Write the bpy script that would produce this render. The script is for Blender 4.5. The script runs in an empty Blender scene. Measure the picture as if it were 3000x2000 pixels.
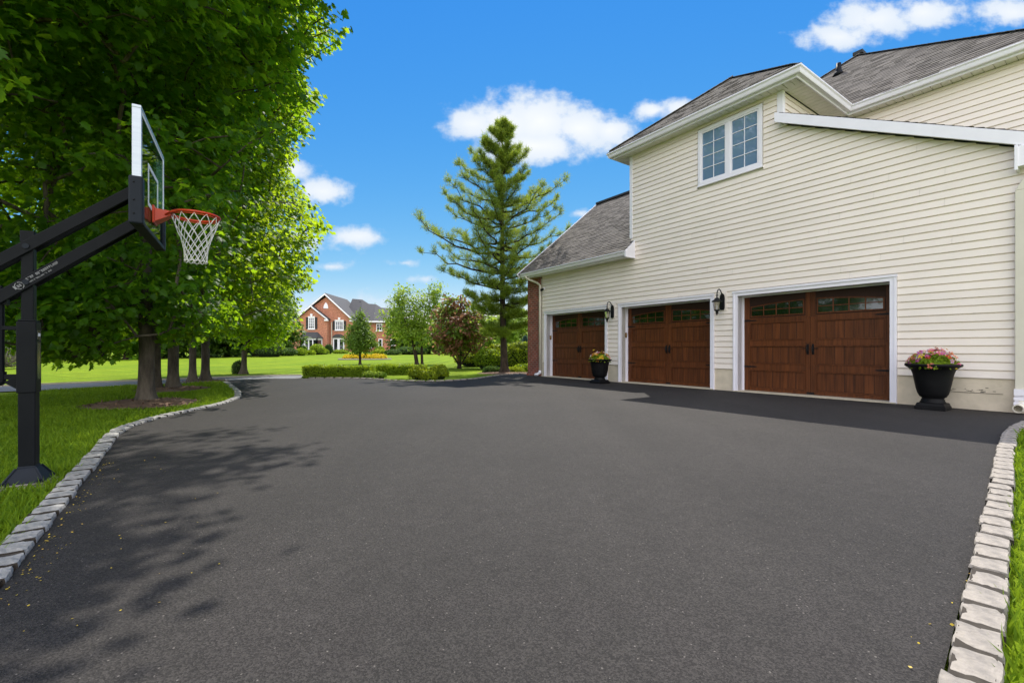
import bpy, math, random
import numpy as np
from mathutils import Vector, Matrix
random.seed(7); RNG = np.random.default_rng(11)
SC = bpy.context.scene; COL = SC.collection
R = math.radians

# ------------------------------------------------------------------ camera, sky, sun, exposure
F = 1045.3; CX = 1176.0; HY = 802.0; EYE = 0.95        # the photo read at 2352 px wide
cam_d = bpy.data.cameras.new('camera'); cam = bpy.data.objects.new('camera', cam_d); COL.objects.link(cam)
cam.location = (0, 0, EYE); cam.rotation_euler = (R(90), 0, 0)
cam_d.sensor_width = 36; cam_d.lens = F / 2352 * 36; cam_d.shift_y = 18 / 2352
cam_d.clip_start = 0.05; cam_d.clip_end = 3000
SC.camera = cam

SHX, SHY = -0.10, -0.68                                   # shadow drift on the ground per metre of height
SUN_TO = Vector((-SHX, -SHY, 1)).normalized()
SUN_EL = math.asin(SUN_TO.z); SUN_AZ = math.atan2(SUN_TO.x, SUN_TO.y)
SKY_STRENGTH, SUN_STRENGTH, EXPOSURE = 0.15, 4.0, 0.58

sun_d = bpy.data.lights.new('sun', 'SUN'); sun_d.energy = SUN_STRENGTH; sun_d.angle = R(0.5); sun_d.color = (1, .95, .86)
sun = bpy.data.objects.new('sun', sun_d); COL.objects.link(sun)
sun.rotation_euler = (-SUN_TO).to_track_quat('-Z', 'Y').to_euler(); sun.location = (0, 20, 30)

W = bpy.data.worlds.new('World'); SC.world = W; W.use_nodes = True
def build_sky():
    nt = W.node_tree; N = nt.nodes; K = nt.links; N.clear()
    def nd(t, **kw):
        n = N.new(t)
        for k, v in kw.items(): setattr(n, k, v)
        return n
    def m(op, a, b=None, c=None, clamp=False):
        n = nd('ShaderNodeMath', operation=op, use_clamp=clamp)
        for i, v in enumerate((a, b, c)):
            if v is None: continue
            if isinstance(v, (int, float)): n.inputs[i].default_value = v
            else: K.new(v, n.inputs[i])
        return n.outputs[0]
    out = nd('ShaderNodeOutputWorld'); bg = nd('ShaderNodeBackground')
    sky = nd('ShaderNodeTexSky', sky_type='NISHITA', sun_disc=False)
    sky.sun_elevation = SUN_EL; sky.sun_rotation = SUN_AZ
    sky.altitude = 3000; sky.air_density = 1.0; sky.dust_density = 0.0; sky.ozone_density = 3.0
    sc_ = nd('ShaderNodeSeparateColor'); K.new(sky.outputs[0], sc_.inputs[0]); hs = nd('ShaderNodeCombineColor')
    for i, (g, k) in enumerate(((2.0, .205), (.88, .77), (.16, 3.05))): K.new(m('MULTIPLY', m('POWER', sc_.outputs[i], g), k), hs.inputs[i])
    tc = nd('ShaderNodeTexCoord'); sp = nd('ShaderNodeSeparateXYZ'); K.new(tc.outputs['Generated'], sp.inputs[0])
    y = m('MAXIMUM', sp.outputs[1], 0.08); u = m('DIVIDE', sp.outputs[0], y); v = m('DIVIDE', sp.outputs[2], y)
    cb = nd('ShaderNodeCombineXYZ'); K.new(u, cb.inputs[0]); K.new(m('MULTIPLY', v, 1.25), cb.inputs[1])
    n1 = nd('ShaderNodeTexNoise'); n1.inputs['Scale'].default_value = 13; n1.inputs['Detail'].default_value = 9; n1.inputs['Roughness'].default_value = .62
    K.new(cb.outputs[0], n1.inputs['Vector'])
    n2 = nd('ShaderNodeTexNoise'); n2.inputs['Scale'].default_value = 5.5; n2.inputs['Detail'].default_value = 2
    K.new(cb.outputs[0], n2.inputs['Vector'])
    n3 = nd('ShaderNodeTexNoise'); n3.inputs['Scale'].default_value = 26; n3.inputs['Detail'].default_value = 7
    K.new(cb.outputs[0], n3.inputs['Vector'])
    # (centre px, py, half width, half height, weight) of each cloud
    cl = [(1085, 285, 95, 55, 1), (1165, 285, 120, 80, 1.1), (1240, 280, 130, 95, 1.15), (1330, 295, 120, 70, 1.1), (1400, 300, 70, 45, 1), (1230, 335, 200, 55, 1.1),
          (1500, 255, 62, 30, .95), (1560, 250, 60, 34, .9), (740, 440, 95, 42, .9), (670, 390, 60, 40, .8), (825, 542, 92, 30, .85), (760, 612, 60, 16, .55), (930, 604, 60, 12, .45),
          (2010, 45, 150, 62, .95), (1930, 85, 120, 40, .9), (2120, 30, 130, 55, .9), (2330, 30, 120, 48, .85), (970, 640, 60, 14, .5), (1330, 490, 40, 14, .55), (640, 560, 160, 40, .6), (880, 690, 260, 20, .35)]
    tot = None
    for (px, py, rx, ry, w) in cl:
        a = m('MULTIPLY', m('SUBTRACT', u, (px - CX) / F), F / rx); b = m('MULTIPLY', m('SUBTRACT', v, (HY - py) / F), F / ry)
        d = m('SQRT', m('ADD', m('MULTIPLY', a, a), m('MULTIPLY', b, b)))
        fld = m('MULTIPLY', m('SUBTRACT', 1.0, d), w)
        fld = m('MAXIMUM', fld, -1.0)
        tot = fld if tot is None else m('SMOOTH_MAX', tot, fld, .22)
    nn = m('ADD', m('MULTIPLY', m('SUBTRACT', n1.outputs[0], .5), 1.35), m('MULTIPLY', m('SUBTRACT', n2.outputs[0], .5), 0.5))
    nn = m('ADD', nn, m('MULTIPLY', m('SUBTRACT', n3.outputs[0], .5), .35))
    den = m('ADD', m('ADD', tot, nn), -.02)
    mr = nd('ShaderNodeMapRange', interpolation_type='SMOOTHSTEP'); K.new(den, mr.inputs[0]); mr.inputs[1].default_value = 0.0; mr.inputs[2].default_value = .62
    front = m('GREATER_THAN', sp.outputs[1], 0.1)
    mask = m('MULTIPLY', mr.outputs[0], front)
    mask = m('MULTIPLY', mask, .96)
    n4 = nd('ShaderNodeTexNoise'); n4.inputs['Scale'].default_value = 2.6; n4.inputs['Detail'].default_value = 7; K.new(tc.outputs['Generated'], n4.inputs['Vector'])
    bk = nd('ShaderNodeMapRange', interpolation_type='SMOOTHSTEP'); K.new(sp.outputs[1], bk.inputs[0]); bk.inputs[1].default_value = .15; bk.inputs[2].default_value = -.35
    cv = nd('ShaderNodeMapRange', interpolation_type='SMOOTHSTEP'); K.new(m('ADD', n4.outputs[0], m('MULTIPLY', bk.outputs[0], .12)), cv.inputs[0]); cv.inputs[1].default_value = .36; cv.inputs[2].default_value = .56
    back = m('MULTIPLY', bk.outputs[0], cv.outputs[0])  # bright unseen cloud behind the camera, added as fill for the shaded wall
    core = nd('ShaderNodeMapRange'); K.new(m('ADD', den, m('MULTIPLY', m('SUBTRACT', n1.outputs[0], .5), -1.5)), core.inputs[0]); core.inputs[1].default_value = .2; core.inputs[2].default_value = 1.15
    cc = nd('ShaderNodeMix', data_type='RGBA'); K.new(core.outputs[0], cc.inputs[0]); cc.inputs[6].default_value = (3.3, 3.75, 4.3, 1); cc.inputs[7].default_value = (4.6, 4.65, 4.7, 1)
    mx = nd('ShaderNodeMix', data_type='RGBA'); K.new(mask, mx.inputs[0]); K.new(hs.outputs[0], mx.inputs[6]); K.new(cc.outputs[2], mx.inputs[7])
    mb_ = nd('ShaderNodeMix', data_type='RGBA'); K.new(back, mb_.inputs[0]); K.new(mx.outputs[2], mb_.inputs[6]); mb_.inputs[7].default_value = (9.9, 9.9, 10.4, 1)
    K.new(mb_.outputs[2], bg.inputs[0]); bg.inputs[1].default_value = SKY_STRENGTH; K.new(bg.outputs[0], out.inputs[0])
build_sky()
SC.view_settings.view_transform = 'Standard'; SC.view_settings.look = 'None'; SC.view_settings.exposure = EXPOSURE
SC.view_settings.gamma = 1.0; SC.view_settings.use_curve_mapping = False
SC.cycles.max_bounces = 12; SC.cycles.diffuse_bounces = 7; SC.cycles.transparent_max_bounces = 16; SC.cycles.use_denoising = True
SC.cycles.transmission_bounces = 6; SC.cycles.caustics_reflective = False; SC.cycles.caustics_refractive = False

# ------------------------------------------------------------------ frame of the garage: S runs along its front away from us, n runs into it
COSA, SINA = 0.8176523, 0.5757123
DW = 10.1
def SN(S, n, z=0.0): return Vector((-S * SINA + n * COSA, S * COSA + n * SINA, z))
def toSN(x, y): return -x * SINA + y * COSA, x * COSA + y * SINA
def pix(px, py, Y): return Vector(((px - CX) / F * Y, Y, EYE + (HY - py) / F * Y))
def ground_z(y): return -0.03 + 0.0079 * max(0.0, y - 19.0) if y < 120 else -0.03 + .0079 * 101
def project(P):
    Y = np.maximum(P[:, 1], .3)
    return CX + F * P[:, 0] / Y, HY - F * (P[:, 2] - EYE) / Y

# ------------------------------------------------------------------ materials
MATS = {}
def material(name, base, rough=.6, base2=None, scale=6.0, detail=5.0, bump=0.0, bump_scale=None, spec=.4, metallic=0.0, stretch=(1, 1, 1),
             island=0.0, coord='Object', coat=0.0, translucent=None, trans_fac=.45, ramp=(.35, .65), bump_dist=.01):
    if name in MATS: return MATS[name]
    m = bpy.data.materials.new(name); m.use_nodes = True; nt = m.node_tree; N, K = nt.nodes, nt.links
    b = N['Principled BSDF']; out = N['Material Output']
    b.inputs['Roughness'].default_value = rough; b.inputs['Specular IOR Level'].default_value = spec; b.inputs['Metallic'].default_value = metallic
    b.inputs['Coat Weight'].default_value = coat
    tc = N.new('ShaderNodeTexCoord'); mp = N.new('ShaderNodeMapping'); mp.inputs['Scale'].default_value = stretch
    K.new(tc.outputs[coord], mp.inputs[0])
    col = None
    base2 = base2 or tuple(c * .82 for c in base)
    nz = N.new('ShaderNodeTexNoise'); nz.inputs['Scale'].default_value = scale; nz.inputs['Detail'].default_value = detail; nz.inputs['Roughness'].default_value = .6
    K.new(mp.outputs[0], nz.inputs['Vector'])
    mr = N.new('ShaderNodeMapRange'); mr.inputs[1].default_value = ramp[0]; mr.inputs[2].default_value = ramp[1]; K.new(nz.outputs[0], mr.inputs[0])
    mx = N.new('ShaderNodeMix'); mx.data_type = 'RGBA'; mx.inputs[6].default_value = (*base2, 1); mx.inputs[7].default_value = (*base, 1)
    if island >= 1:
        g = N.new('ShaderNodeNewGeometry'); K.new(g.outputs['Random Per Island'], mx.inputs[0]); col = mx.outputs[2]
    else:
        K.new(mr.outputs[0], mx.inputs[0]); col = mx.outputs[2]
        if island > 0:
            g = N.new('ShaderNodeNewGeometry'); r2 = N.new('ShaderNodeMapRange'); K.new(g.outputs['Random Per Island'], r2.inputs[0])
            r2.inputs[3].default_value = 1 - island; r2.inputs[4].default_value = 1 + island
            vm = N.new('ShaderNodeVectorMath'); vm.operation = 'SCALE'; K.new(col, vm.inputs[0]); K.new(r2.outputs[0], vm.inputs['Scale']); col = vm.outputs[0]
    K.new(col, b.inputs['Base Color'])
    if bump:
        nb = N.new('ShaderNodeTexNoise'); nb.inputs['Scale'].default_value = bump_scale or scale * 4; nb.inputs['Detail'].default_value = 6
        K.new(mp.outputs[0], nb.inputs['Vector'])
        bp = N.new('ShaderNodeBump'); bp.inputs['Strength'].default_value = bump; bp.inputs['Distance'].default_value = bump_dist
        K.new(nb.outputs[0], bp.inputs['Height']); K.new(bp.outputs[0], b.inputs['Normal'])
    if translucent:
        tr = N.new('ShaderNodeBsdfTranslucent'); tm = N.new('ShaderNodeMix'); tm.data_type = 'RGBA'
        tm.inputs[6].default_value = (*[c * .75 for c in translucent], 1); tm.inputs[7].default_value = (*[min(1, c * 1.15) for c in translucent], 1)
        if island >= 1: K.new(g.outputs['Random Per Island'], tm.inputs[0])
        else: K.new(mr.outputs[0], tm.inputs[0])
        K.new(tm.outputs[2], tr.inputs[0])
        ms = N.new('ShaderNodeMixShader'); ms.inputs[0].default_value = trans_fac
        K.new(b.outputs[0], ms.inputs[1]); K.new(tr.outputs[0], ms.inputs[2]); K.new(ms.outputs[0], out.inputs[0])
    MATS[name] = m; return m

def asphalt_mat(name, dark, light, rough=.82):
    m = bpy.data.materials.new(name); m.use_nodes = True; nt = m.node_tree; N, K = nt.nodes, nt.links; b = N['Principled BSDF']
    tc = N.new('ShaderNodeTexCoord')
    vo = N.new('ShaderNodeTexVoronoi'); vo.inputs['Scale'].default_value = 190; K.new(tc.outputs['Object'], vo.inputs['Vector'])
    cr = N.new('ShaderNodeSeparateColor'); K.new(vo.outputs['Color'], cr.inputs[0])
    r1 = N.new('ShaderNodeMapRange'); K.new(cr.outputs[0], r1.inputs[0]); r1.inputs[1].default_value = .2; r1.inputs[2].default_value = 1.0
    mx = N.new('ShaderNodeMix'); mx.data_type = 'RGBA'; K.new(r1.outputs[0], mx.inputs[0]); mx.inputs[6].default_value = (*dark, 1); mx.inputs[7].default_value = (*light, 1)
    # scattered pale grains
    v2 = N.new('ShaderNodeTexVoronoi'); v2.inputs['Scale'].default_value = 120; K.new(tc.outputs['Object'], v2.inputs['Vector'])
    c2 = N.new('ShaderNodeSeparateColor'); K.new(v2.outputs['Color'], c2.inputs[0])
    g1 = N.new('ShaderNodeMath'); g1.operation = 'GREATER_THAN'; K.new(c2.outputs[1], g1.inputs[0]); g1.inputs[1].default_value = .989
    g2 = N.new('ShaderNodeMath'); g2.operation = 'LESS_THAN'; K.new(v2.outputs['Distance'], g2.inputs[0]); g2.inputs[1].default_value = .38
    g3 = N.new('ShaderNodeMath'); g3.operation = 'MULTIPLY'; K.new(g1.outputs[0], g3.inputs[0]); K.new(g2.outputs[0], g3.inputs[1])
    m2 = N.new('ShaderNodeMix'); m2.data_type = 'RGBA'; K.new(g3.outputs[0], m2.inputs[0]); K.new(mx.outputs[2], m2.inputs[6]); m2.inputs[7].default_value = (.125, .112, .10, 1)
    # broad wear: paler traffic areas, darker patches
    nz = N.new('ShaderNodeTexNoise'); nz.inputs['Scale'].default_value = .55; nz.inputs['Detail'].default_value = 5; K.new(tc.outputs['Object'], nz.inputs['Vector'])
    nr = N.new('ShaderNodeMapRange'); K.new(nz.outputs[0], nr.inputs[0]); nr.inputs[1].default_value = .3; nr.inputs[2].default_value = .7; nr.inputs[3].default_value = .86; nr.inputs[4].default_value = 1.14
    nf = N.new('ShaderNodeTexNoise'); nf.inputs['Scale'].default_value = 9; nf.inputs['Detail'].default_value = 6; K.new(tc.outputs['Object'], nf.inputs['Vector'])
    nfr = N.new('ShaderNodeMapRange'); K.new(nf.outputs[0], nfr.inputs[0]); nfr.inputs[1].default_value = .3; nfr.inputs[2].default_value = .7; nfr.inputs[3].default_value = .9; nfr.inputs[4].default_value = 1.1
    mpw = N.new('ShaderNodeMapping'); mpw.inputs['Rotation'].default_value = (0, 0, R(-35)); mpw.inputs['Scale'].default_value = (1.3, .12, 1); K.new(tc.outputs['Object'], mpw.inputs[0])
    nw = N.new('ShaderNodeTexNoise'); nw.inputs['Scale'].default_value = 1.0; nw.inputs['Detail'].default_value = 3; K.new(mpw.outputs[0], nw.inputs['Vector'])
    nwr = N.new('ShaderNodeMapRange'); K.new(nw.outputs[0], nwr.inputs[0]); nwr.inputs[1].default_value = .35; nwr.inputs[2].default_value = .65; nwr.inputs[3].default_value = .92; nwr.inputs[4].default_value = 1.08
    m0 = N.new('ShaderNodeMath'); m0.operation = 'MULTIPLY'; K.new(nr.outputs[0], m0.inputs[0]); K.new(nwr.outputs[0], m0.inputs[1])
    mm = N.new('ShaderNodeMath'); mm.operation = 'MULTIPLY'; K.new(m0.outputs[0], mm.inputs[0]); K.new(nfr.outputs[0], mm.inputs[1])
    sc = N.new('ShaderNodeVectorMath'); sc.operation = 'SCALE'; K.new(m2.outputs[2], sc.inputs[0]); K.new(mm.outputs[0], sc.inputs['Scale'])
    K.new(sc.outputs[0], b.inputs['Base Color'])
    b.inputs['Roughness'].default_value = rough; b.inputs['Specular IOR Level'].default_value = .25
    bp = N.new('ShaderNodeBump'); bp.inputs['Strength'].default_value = .55; bp.inputs['Distance'].default_value = .004
    K.new(vo.outputs['Distance'], bp.inputs['Height']); K.new(bp.outputs[0], b.inputs['Normal'])
    return m

def lawn_mat():
    m = bpy.data.materials.new('lawn_turf'); m.use_nodes = True; nt = m.node_tree; N, K = nt.nodes, nt.links; b = N['Principled BSDF']
    tc = N.new('ShaderNodeTexCoord')
    n1 = N.new('ShaderNodeTexNoise'); n1.inputs['Scale'].default_value = .35; n1.inputs['Detail'].default_value = 6; K.new(tc.outputs['Object'], n1.inputs['Vector'])
    n2 = N.new('ShaderNodeTexNoise'); n2.inputs['Scale'].default_value = 14; n2.inputs['Detail'].default_value = 8; n2.inputs['Roughness'].default_value = .7; K.new(tc.outputs['Object'], n2.inputs['Vector'])
    a = N.new('ShaderNodeMapRange'); K.new(n1.outputs[0], a.inputs[0]); a.inputs[1].default_value = .3; a.inputs[2].default_value = .7
    c = N.new('ShaderNodeMapRange'); K.new(n2.outputs[0], c.inputs[0]); c.inputs[1].default_value = .25; c.inputs[2].default_value = .75; c.inputs[3].default_value = .6; c.inputs[4].default_value = 1.35
    mx = N.new('ShaderNodeMix'); mx.data_type = 'RGBA'; K.new(a.outputs[0], mx.inputs[0]); mx.inputs[6].default_value = (.125, .21, .006, 1); mx.inputs[7].default_value = (.20, .27, .009, 1)
    wv = N.new('ShaderNodeTexWave'); wv.inputs['Scale'].default_value = .28; wv.inputs['Distortion'].default_value = 1.2; wv.inputs['Detail'].default_value = 2; K.new(tc.outputs['Object'], wv.inputs['Vector'])
    wr = N.new('ShaderNodeMapRange'); K.new(wv.outputs['Fac'], wr.inputs[0]); wr.inputs[3].default_value = .88; wr.inputs[4].default_value = 1.10
    n5 = N.new('ShaderNodeTexNoise'); n5.inputs['Scale'].default_value = 1.6; n5.inputs['Detail'].default_value = 7; n5.inputs['Roughness'].default_value = .7; K.new(tc.outputs['Object'], n5.inputs['Vector'])
    r5 = N.new('ShaderNodeMapRange'); K.new(n5.outputs[0], r5.inputs[0]); r5.inputs[1].default_value = .3; r5.inputs[2].default_value = .7; r5.inputs[3].default_value = .72; r5.inputs[4].default_value = 1.18
    p5 = N.new('ShaderNodeMath'); p5.operation = 'MULTIPLY'; K.new(wr.outputs[0], p5.inputs[0]); K.new(r5.outputs[0], p5.inputs[1])
    p6 = N.new('ShaderNodeMath'); p6.operation = 'MULTIPLY'; K.new(p5.outputs[0], p6.inputs[0]); K.new(c.outputs[0], p6.inputs[1])
    sc = N.new('ShaderNodeVectorMath'); sc.operation = 'SCALE'; K.new(mx.outputs[2], sc.inputs[0]); K.new(p6.outputs[0], sc.inputs['Scale'])
    K.new(sc.outputs[0], b.inputs['Base Color']); b.inputs['Roughness'].default_value = .9; b.inputs['Specular IOR Level'].default_value = .1
    bp = N.new('ShaderNodeBump'); bp.inputs['Strength'].default_value = .9; bp.inputs['Distance'].default_value = .04; K.new(n2.outputs[0], bp.inputs['Height']); K.new(bp.outputs[0], b.inputs['Normal'])
    return m

def brick_mat(name, c1, c2, mortar, width, height, axes='XZ', mort=.012):
    m = bpy.data.materials.new(name); m.use_nodes = True; nt = m.node_tree; N, K = nt.nodes, nt.links; b = N['Principled BSDF']
    tc = N.new('ShaderNodeTexCoord'); sp = N.new('ShaderNodeSeparateXYZ'); K.new(tc.outputs['Object'], sp.inputs[0])
    ad = N.new('ShaderNodeMath'); ad.operation = 'ADD'; K.new(sp.outputs[0], ad.inputs[0]); K.new(sp.outputs[1], ad.inputs[1])
    cb = N.new('ShaderNodeCombineXYZ'); K.new(ad.outputs[0], cb.inputs[0]); K.new(sp.outputs[2], cb.inputs[1])
    bt = N.new('ShaderNodeTexBrick'); K.new(cb.outputs[0], bt.inputs['Vector']); bt.inputs['Scale'].default_value = 1
    bt.inputs['Brick Width'].default_value = width; bt.inputs['Row Height'].default_value = height; bt.inputs['Mortar Size'].default_value = mort; bt.inputs['Mortar Smooth'].default_value = .2
    bt.inputs['Color1'].default_value = (*c1, 1); bt.inputs['Color2'].default_value = (*c2, 1); bt.inputs['Mortar'].default_value = (*mortar, 1); bt.inputs['Bias'].default_value = 0
    nz = N.new('ShaderNodeTexNoise'); nz.inputs['Scale'].default_value = 5; nz.inputs['Detail'].default_value = 6; K.new(cb.outputs[0], nz.inputs['Vector'])
    r = N.new('ShaderNodeMapRange'); K.new(nz.outputs[0], r.inputs[0]); r.inputs[1].default_value = .3; r.inputs[2].default_value = .7; r.inputs[3].default_value = .7; r.inputs[4].default_value = 1.25
    sc = N.new('ShaderNodeVectorMath'); sc.operation = 'SCALE'; K.new(bt.outputs[0], sc.inputs[0]); K.new(r.outputs[0], sc.inputs['Scale']); K.new(sc.outputs[0], b.inputs['Base Color'])
    b.inputs['Roughness'].default_value = .88
    bp = N.new('ShaderNodeBump'); bp.invert = True; bp.inputs['Strength'].default_value = .8; bp.inputs['Distance'].default_value = .008; K.new(bt.outputs['Fac'], bp.inputs['Height']); K.new(bp.outputs[0], b.inputs['Normal'])
    return m

def wood_mat():
    m = bpy.data.materials.new('stained_wood'); m.use_nodes = True; nt = m.node_tree; N, K = nt.nodes, nt.links; b = N['Principled BSDF']
    tc = N.new('ShaderNodeTexCoord'); mp = N.new('ShaderNodeMapping'); mp.inputs['Scale'].default_value = (26, 26, 1.3); K.new(tc.outputs['Object'], mp.inputs[0])
    g = N.new('ShaderNodeNewGeometry')
    ofs = N.new('ShaderNodeVectorMath'); ofs.operation = 'SCALE'; ofs.inputs[0].default_value = (17, 5, 31); K.new(g.outputs['Random Per Island'], ofs.inputs['Scale'])
    av = N.new('ShaderNodeVectorMath'); K.new(mp.outputs[0], av.inputs[0]); K.new(ofs.outputs[0], av.inputs[1])
    nz = N.new('ShaderNodeTexNoise'); nz.inputs['Scale'].default_value = 1.0; nz.inputs['Detail'].default_value = 8; nz.inputs['Distortion'].default_value = .8; K.new(av.outputs[0], nz.inputs['Vector'])
    cr = N.new('ShaderNodeValToRGB'); K.new(nz.outputs[0], cr.inputs[0])
    e = cr.color_ramp.elements; e[0].position = .3; e[0].color = (.060, .0180, .0055, 1); e[1].position = .72; e[1].color = (.140, .042, .0110, 1)
    x = e.new(.5); x.color = (.096, .0285, .0078, 1)
    r2 = N.new('ShaderNodeMapRange'); K.new(g.outputs['Random Per Island'], r2.inputs[0]); r2.inputs[3].default_value = .88; r2.inputs[4].default_value = 1.12
    sc = N.new('ShaderNodeVectorMath'); sc.operation = 'SCALE'; K.new(cr.outputs[0], sc.inputs[0]); K.new(r2.outputs[0], sc.inputs['Scale']); K.new(sc.outputs[0], b.inputs['Base Color'])
    b.inputs['Roughness'].default_value = .5; b.inputs['Specular IOR Level'].default_value = .25
    bp = N.new('ShaderNodeBump'); bp.inputs['Strength'].default_value = .25; bp.inputs['Distance'].default_value = .003; K.new(nz.outputs[0], bp.inputs['Height']); K.new(bp.outputs[0], b.inputs['Normal'])
    return m

def glass_reflect(name, tint, refl, rough=.02, wav=0.0):
    m = bpy.data.materials.new(name); m.use_nodes = True; nt = m.node_tree; N, K = nt.nodes, nt.links; b = N['Principled BSDF']; out = N['Material Output']
    b.inputs['Base Color'].default_value = (*tint, 1); b.inputs['Roughness'].default_value = .1
    gl = N.new('ShaderNodeBsdfGlossy'); gl.inputs['Roughness'].default_value = rough; gl.inputs['Color'].default_value = (.9, .95, 1, 1)
    ms = N.new('ShaderNodeMixShader'); ms.inputs[0].default_value = refl; K.new(b.outputs[0], ms.inputs[1]); K.new(gl.outputs[0], ms.inputs[2]); K.new(ms.outputs[0], out.inputs[0])
    if wav:
        tc = N.new('ShaderNodeTexCoord'); nz = N.new('ShaderNodeTexNoise'); nz.inputs['Scale'].default_value = 3; K.new(tc.outputs['Object'], nz.inputs['Vector'])
        bp = N.new('ShaderNodeBump'); bp.inputs['Strength'].default_value = wav; bp.inputs['Distance'].default_value = .02; K.new(nz.outputs[0], bp.inputs['Height']); K.new(bp.outputs[0], gl.inputs['Normal'])
    return m
def clear_glass(name, tint):
    m = bpy.data.materials.new(name); m.use_nodes = True; nt = m.node_tree; N, K = nt.nodes, nt.links; out = N['Material Output']
    t = N.new('ShaderNodeBsdfTransparent'); t.inputs[0].default_value = (*tint, 1); gl = N.new('ShaderNodeBsdfGlossy'); gl.inputs['Roughness'].default_value = .02
    fr = N.new('ShaderNodeFresnel'); fr.inputs[0].default_value = 1.5
    mu = N.new('ShaderNodeMath'); mu.operation = 'MULTIPLY'; K.new(fr.outputs[0], mu.inputs[0]); mu.inputs[1].default_value = .7
    ms = N.new('ShaderNodeMixShader'); K.new(mu.outputs[0], ms.inputs[0]); K.new(t.outputs[0], ms.inputs[1]); K.new(gl.outputs[0], ms.inputs[2]); K.new(ms.outputs[0], out.inputs[0])
    return m

M_ASPH = asphalt_mat('asphalt', (.0175, .0155, .0143), (.047, .042, .0382))
M_LANE = asphalt_mat('lane_asphalt', (.15, .15, .16), (.24, .24, .25))
M_LAWN = lawn_mat()
M_SIDING = material('vinyl_siding', (.86, .775, .705), .5, (.82, .74, .67), 1.2, bump=.05, bump_scale=40, island=.035)
M_WHITE = material('white_trim', (.85, .83, .90), .4, (.81, .79, .86), 3)
M_SOFFIT = material('soffit_vinyl', (.78, .74, .72), .5, (.70, .69, .64), 3)
M_CREAM = material('cream_metal', (.68, .64, .54), .4, (.63, .59, .50), 2)
M_FOUND = material('parged_concrete', (.68, .59, .46), .85, (.55, .48, .37), 3.2, 8, bump=.5, bump_scale=18)
M_SILL = material('sill_concrete', (.55, .48, .36), .85, (.45, .40, .30), 6, 8)
M_SHINGLE = material('roof_shingles', (.165, .148, .132), .9, (.070, .062, .056), 30, bump=.6, bump_scale=160, island=1, spec=.15)
M_CAP = material('ridge_cap', (.25, .22, .19), .9, (.17, .155, .14), 14, bump=.4)
M_SHINGLE_D = material('dark_ridge_vent', (.03, .03, .032), .7)
M_WOOD = wood_mat(); M_GROOVE = material('wood_groove', (.028, .009, .0035), .7)
M_PANE = glass_reflect('door_glass', (.006, .014, .005), .055, .03, .06)  # green of reflected trees tinted into the dark base colour
M_SKYPANE = glass_reflect('sky_tinted_glass', (.13, .22, .36), .10, .02, .05)  # blue sky reflection painted into the pane's base colour
M_IRON = material('black_iron', (.012, .012, .013), .5, spec=.15, bump=.2, bump_scale=60)
M_BRICK = brick_mat('red_brick', (.32, .062, .036), (.19, .040, .025), (.27, .20, .165), .215, .075)
M_BLACK = material('black_powder_coat', (.006, .007, .009), .45, (.008, .009, .011), 8, spec=.10)
M_BLACK_PAD = material('charcoal_rubber', (.014, .018, .026), .55, spec=.15)
M_ALU = material('brushed_aluminium', (.50, .54, .58), .38, (.44, .48, .53), 3, metallic=.55, stretch=(1, 1, 20))
M_RIM = material('orange_rim_paint', (.60, .055, .012), .38, (.50, .04, .01), 6)
M_NET = material('white_net_cord', (.78, .76, .72), .8, (.62, .60, .56), 20)
M_WHITEPAINT = material('white_marking', (.8, .8, .8), .5); M_LETTER = material('grey_lettering', (.24, .24, .25), .6)
M_BOARDGLASS = clear_glass('tempered_glass', (.42, .64, .53))
M_LAMPGLASS = clear_glass('lantern_glass', (.88, .86, .80))
M_BARK = material('maple_bark', (.115, .095, .072), .95, (.042, .034, .026), 9, 8, bump=1.0, bump_scale=22, stretch=(1, 1, .28), bump_dist=.03)
M_BARK_D = material('pine_bark', (.07, .048, .036), .95, (.025, .017, .013), 9, 8, bump=1.0, bump_scale=20, stretch=(1, 1, .4), bump_dist=.03)
M_MULCH = material('bark_mulch', (.24, .15, .095), .95, (.085, .048, .03), 30, 8, island=1)
M_GRANITE = material('granite_block', (.34, .325, .30), .8, (.20, .195, .185), 16, 8, bump=.8, bump_scale=45, island=.33, bump_dist=.012)
M_GRANITE_L = material('pale_granite_block', (.34, .30, .255), .8, (.20, .18, .158), 18, 8, bump=.8, bump_scale=45, island=.16, bump_dist=.012)
M_BLADE = material('grass_blade', (.17, .27, .012), .6, (.065, .14, .006), island=1, translucent=(.30, .42, .02), trans_fac=.4, spec=.15)
M_URN = material('black_resin', (.006, .006, .007), .5, (.009, .009, .010), 6, spec=.12)
def leafmat(name, a, b, tr, fac=.5): return material(name, a, .5, b, island=1, translucent=tr, trans_fac=fac, spec=.25)
M_MAPLE = leafmat('maple_leaf', (.036, .110, .005), (.010, .044, .002), (.40, .66, .016), .52)
M_MAPLE2 = leafmat('bright_maple_leaf', (.062, .150, .007), (.020, .066, .003), (.56, .76, .020), .55)
M_LIGHTLEAF = leafmat('light_leaf', (.22, .32, .04), (.085, .16, .015), (.52, .66, .07), .48)
M_CONE = leafmat('conical_leaf', (.14, .23, .035), (.05, .105, .015), (.34, .48, .05), .42)
M_BRONZE = leafmat('bronze_leaf', (.38, .17, .11), (.13, .06, .03), (.52, .28, .14), .4)
M_BGREEN = leafmat('magnolia_green', (.17, .25, .035), (.055, .11, .015), (.45, .56, .07), .42)
M_NEEDLE = leafmat('pine_needle', (.22, .30, .03), (.06, .125, .018), (.48, .58, .05), .42)
M_HEDGE = leafmat('boxwood_leaf', (.23, .33, .014), (.08, .16, .008), (.50, .62, .03), .42)
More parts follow.
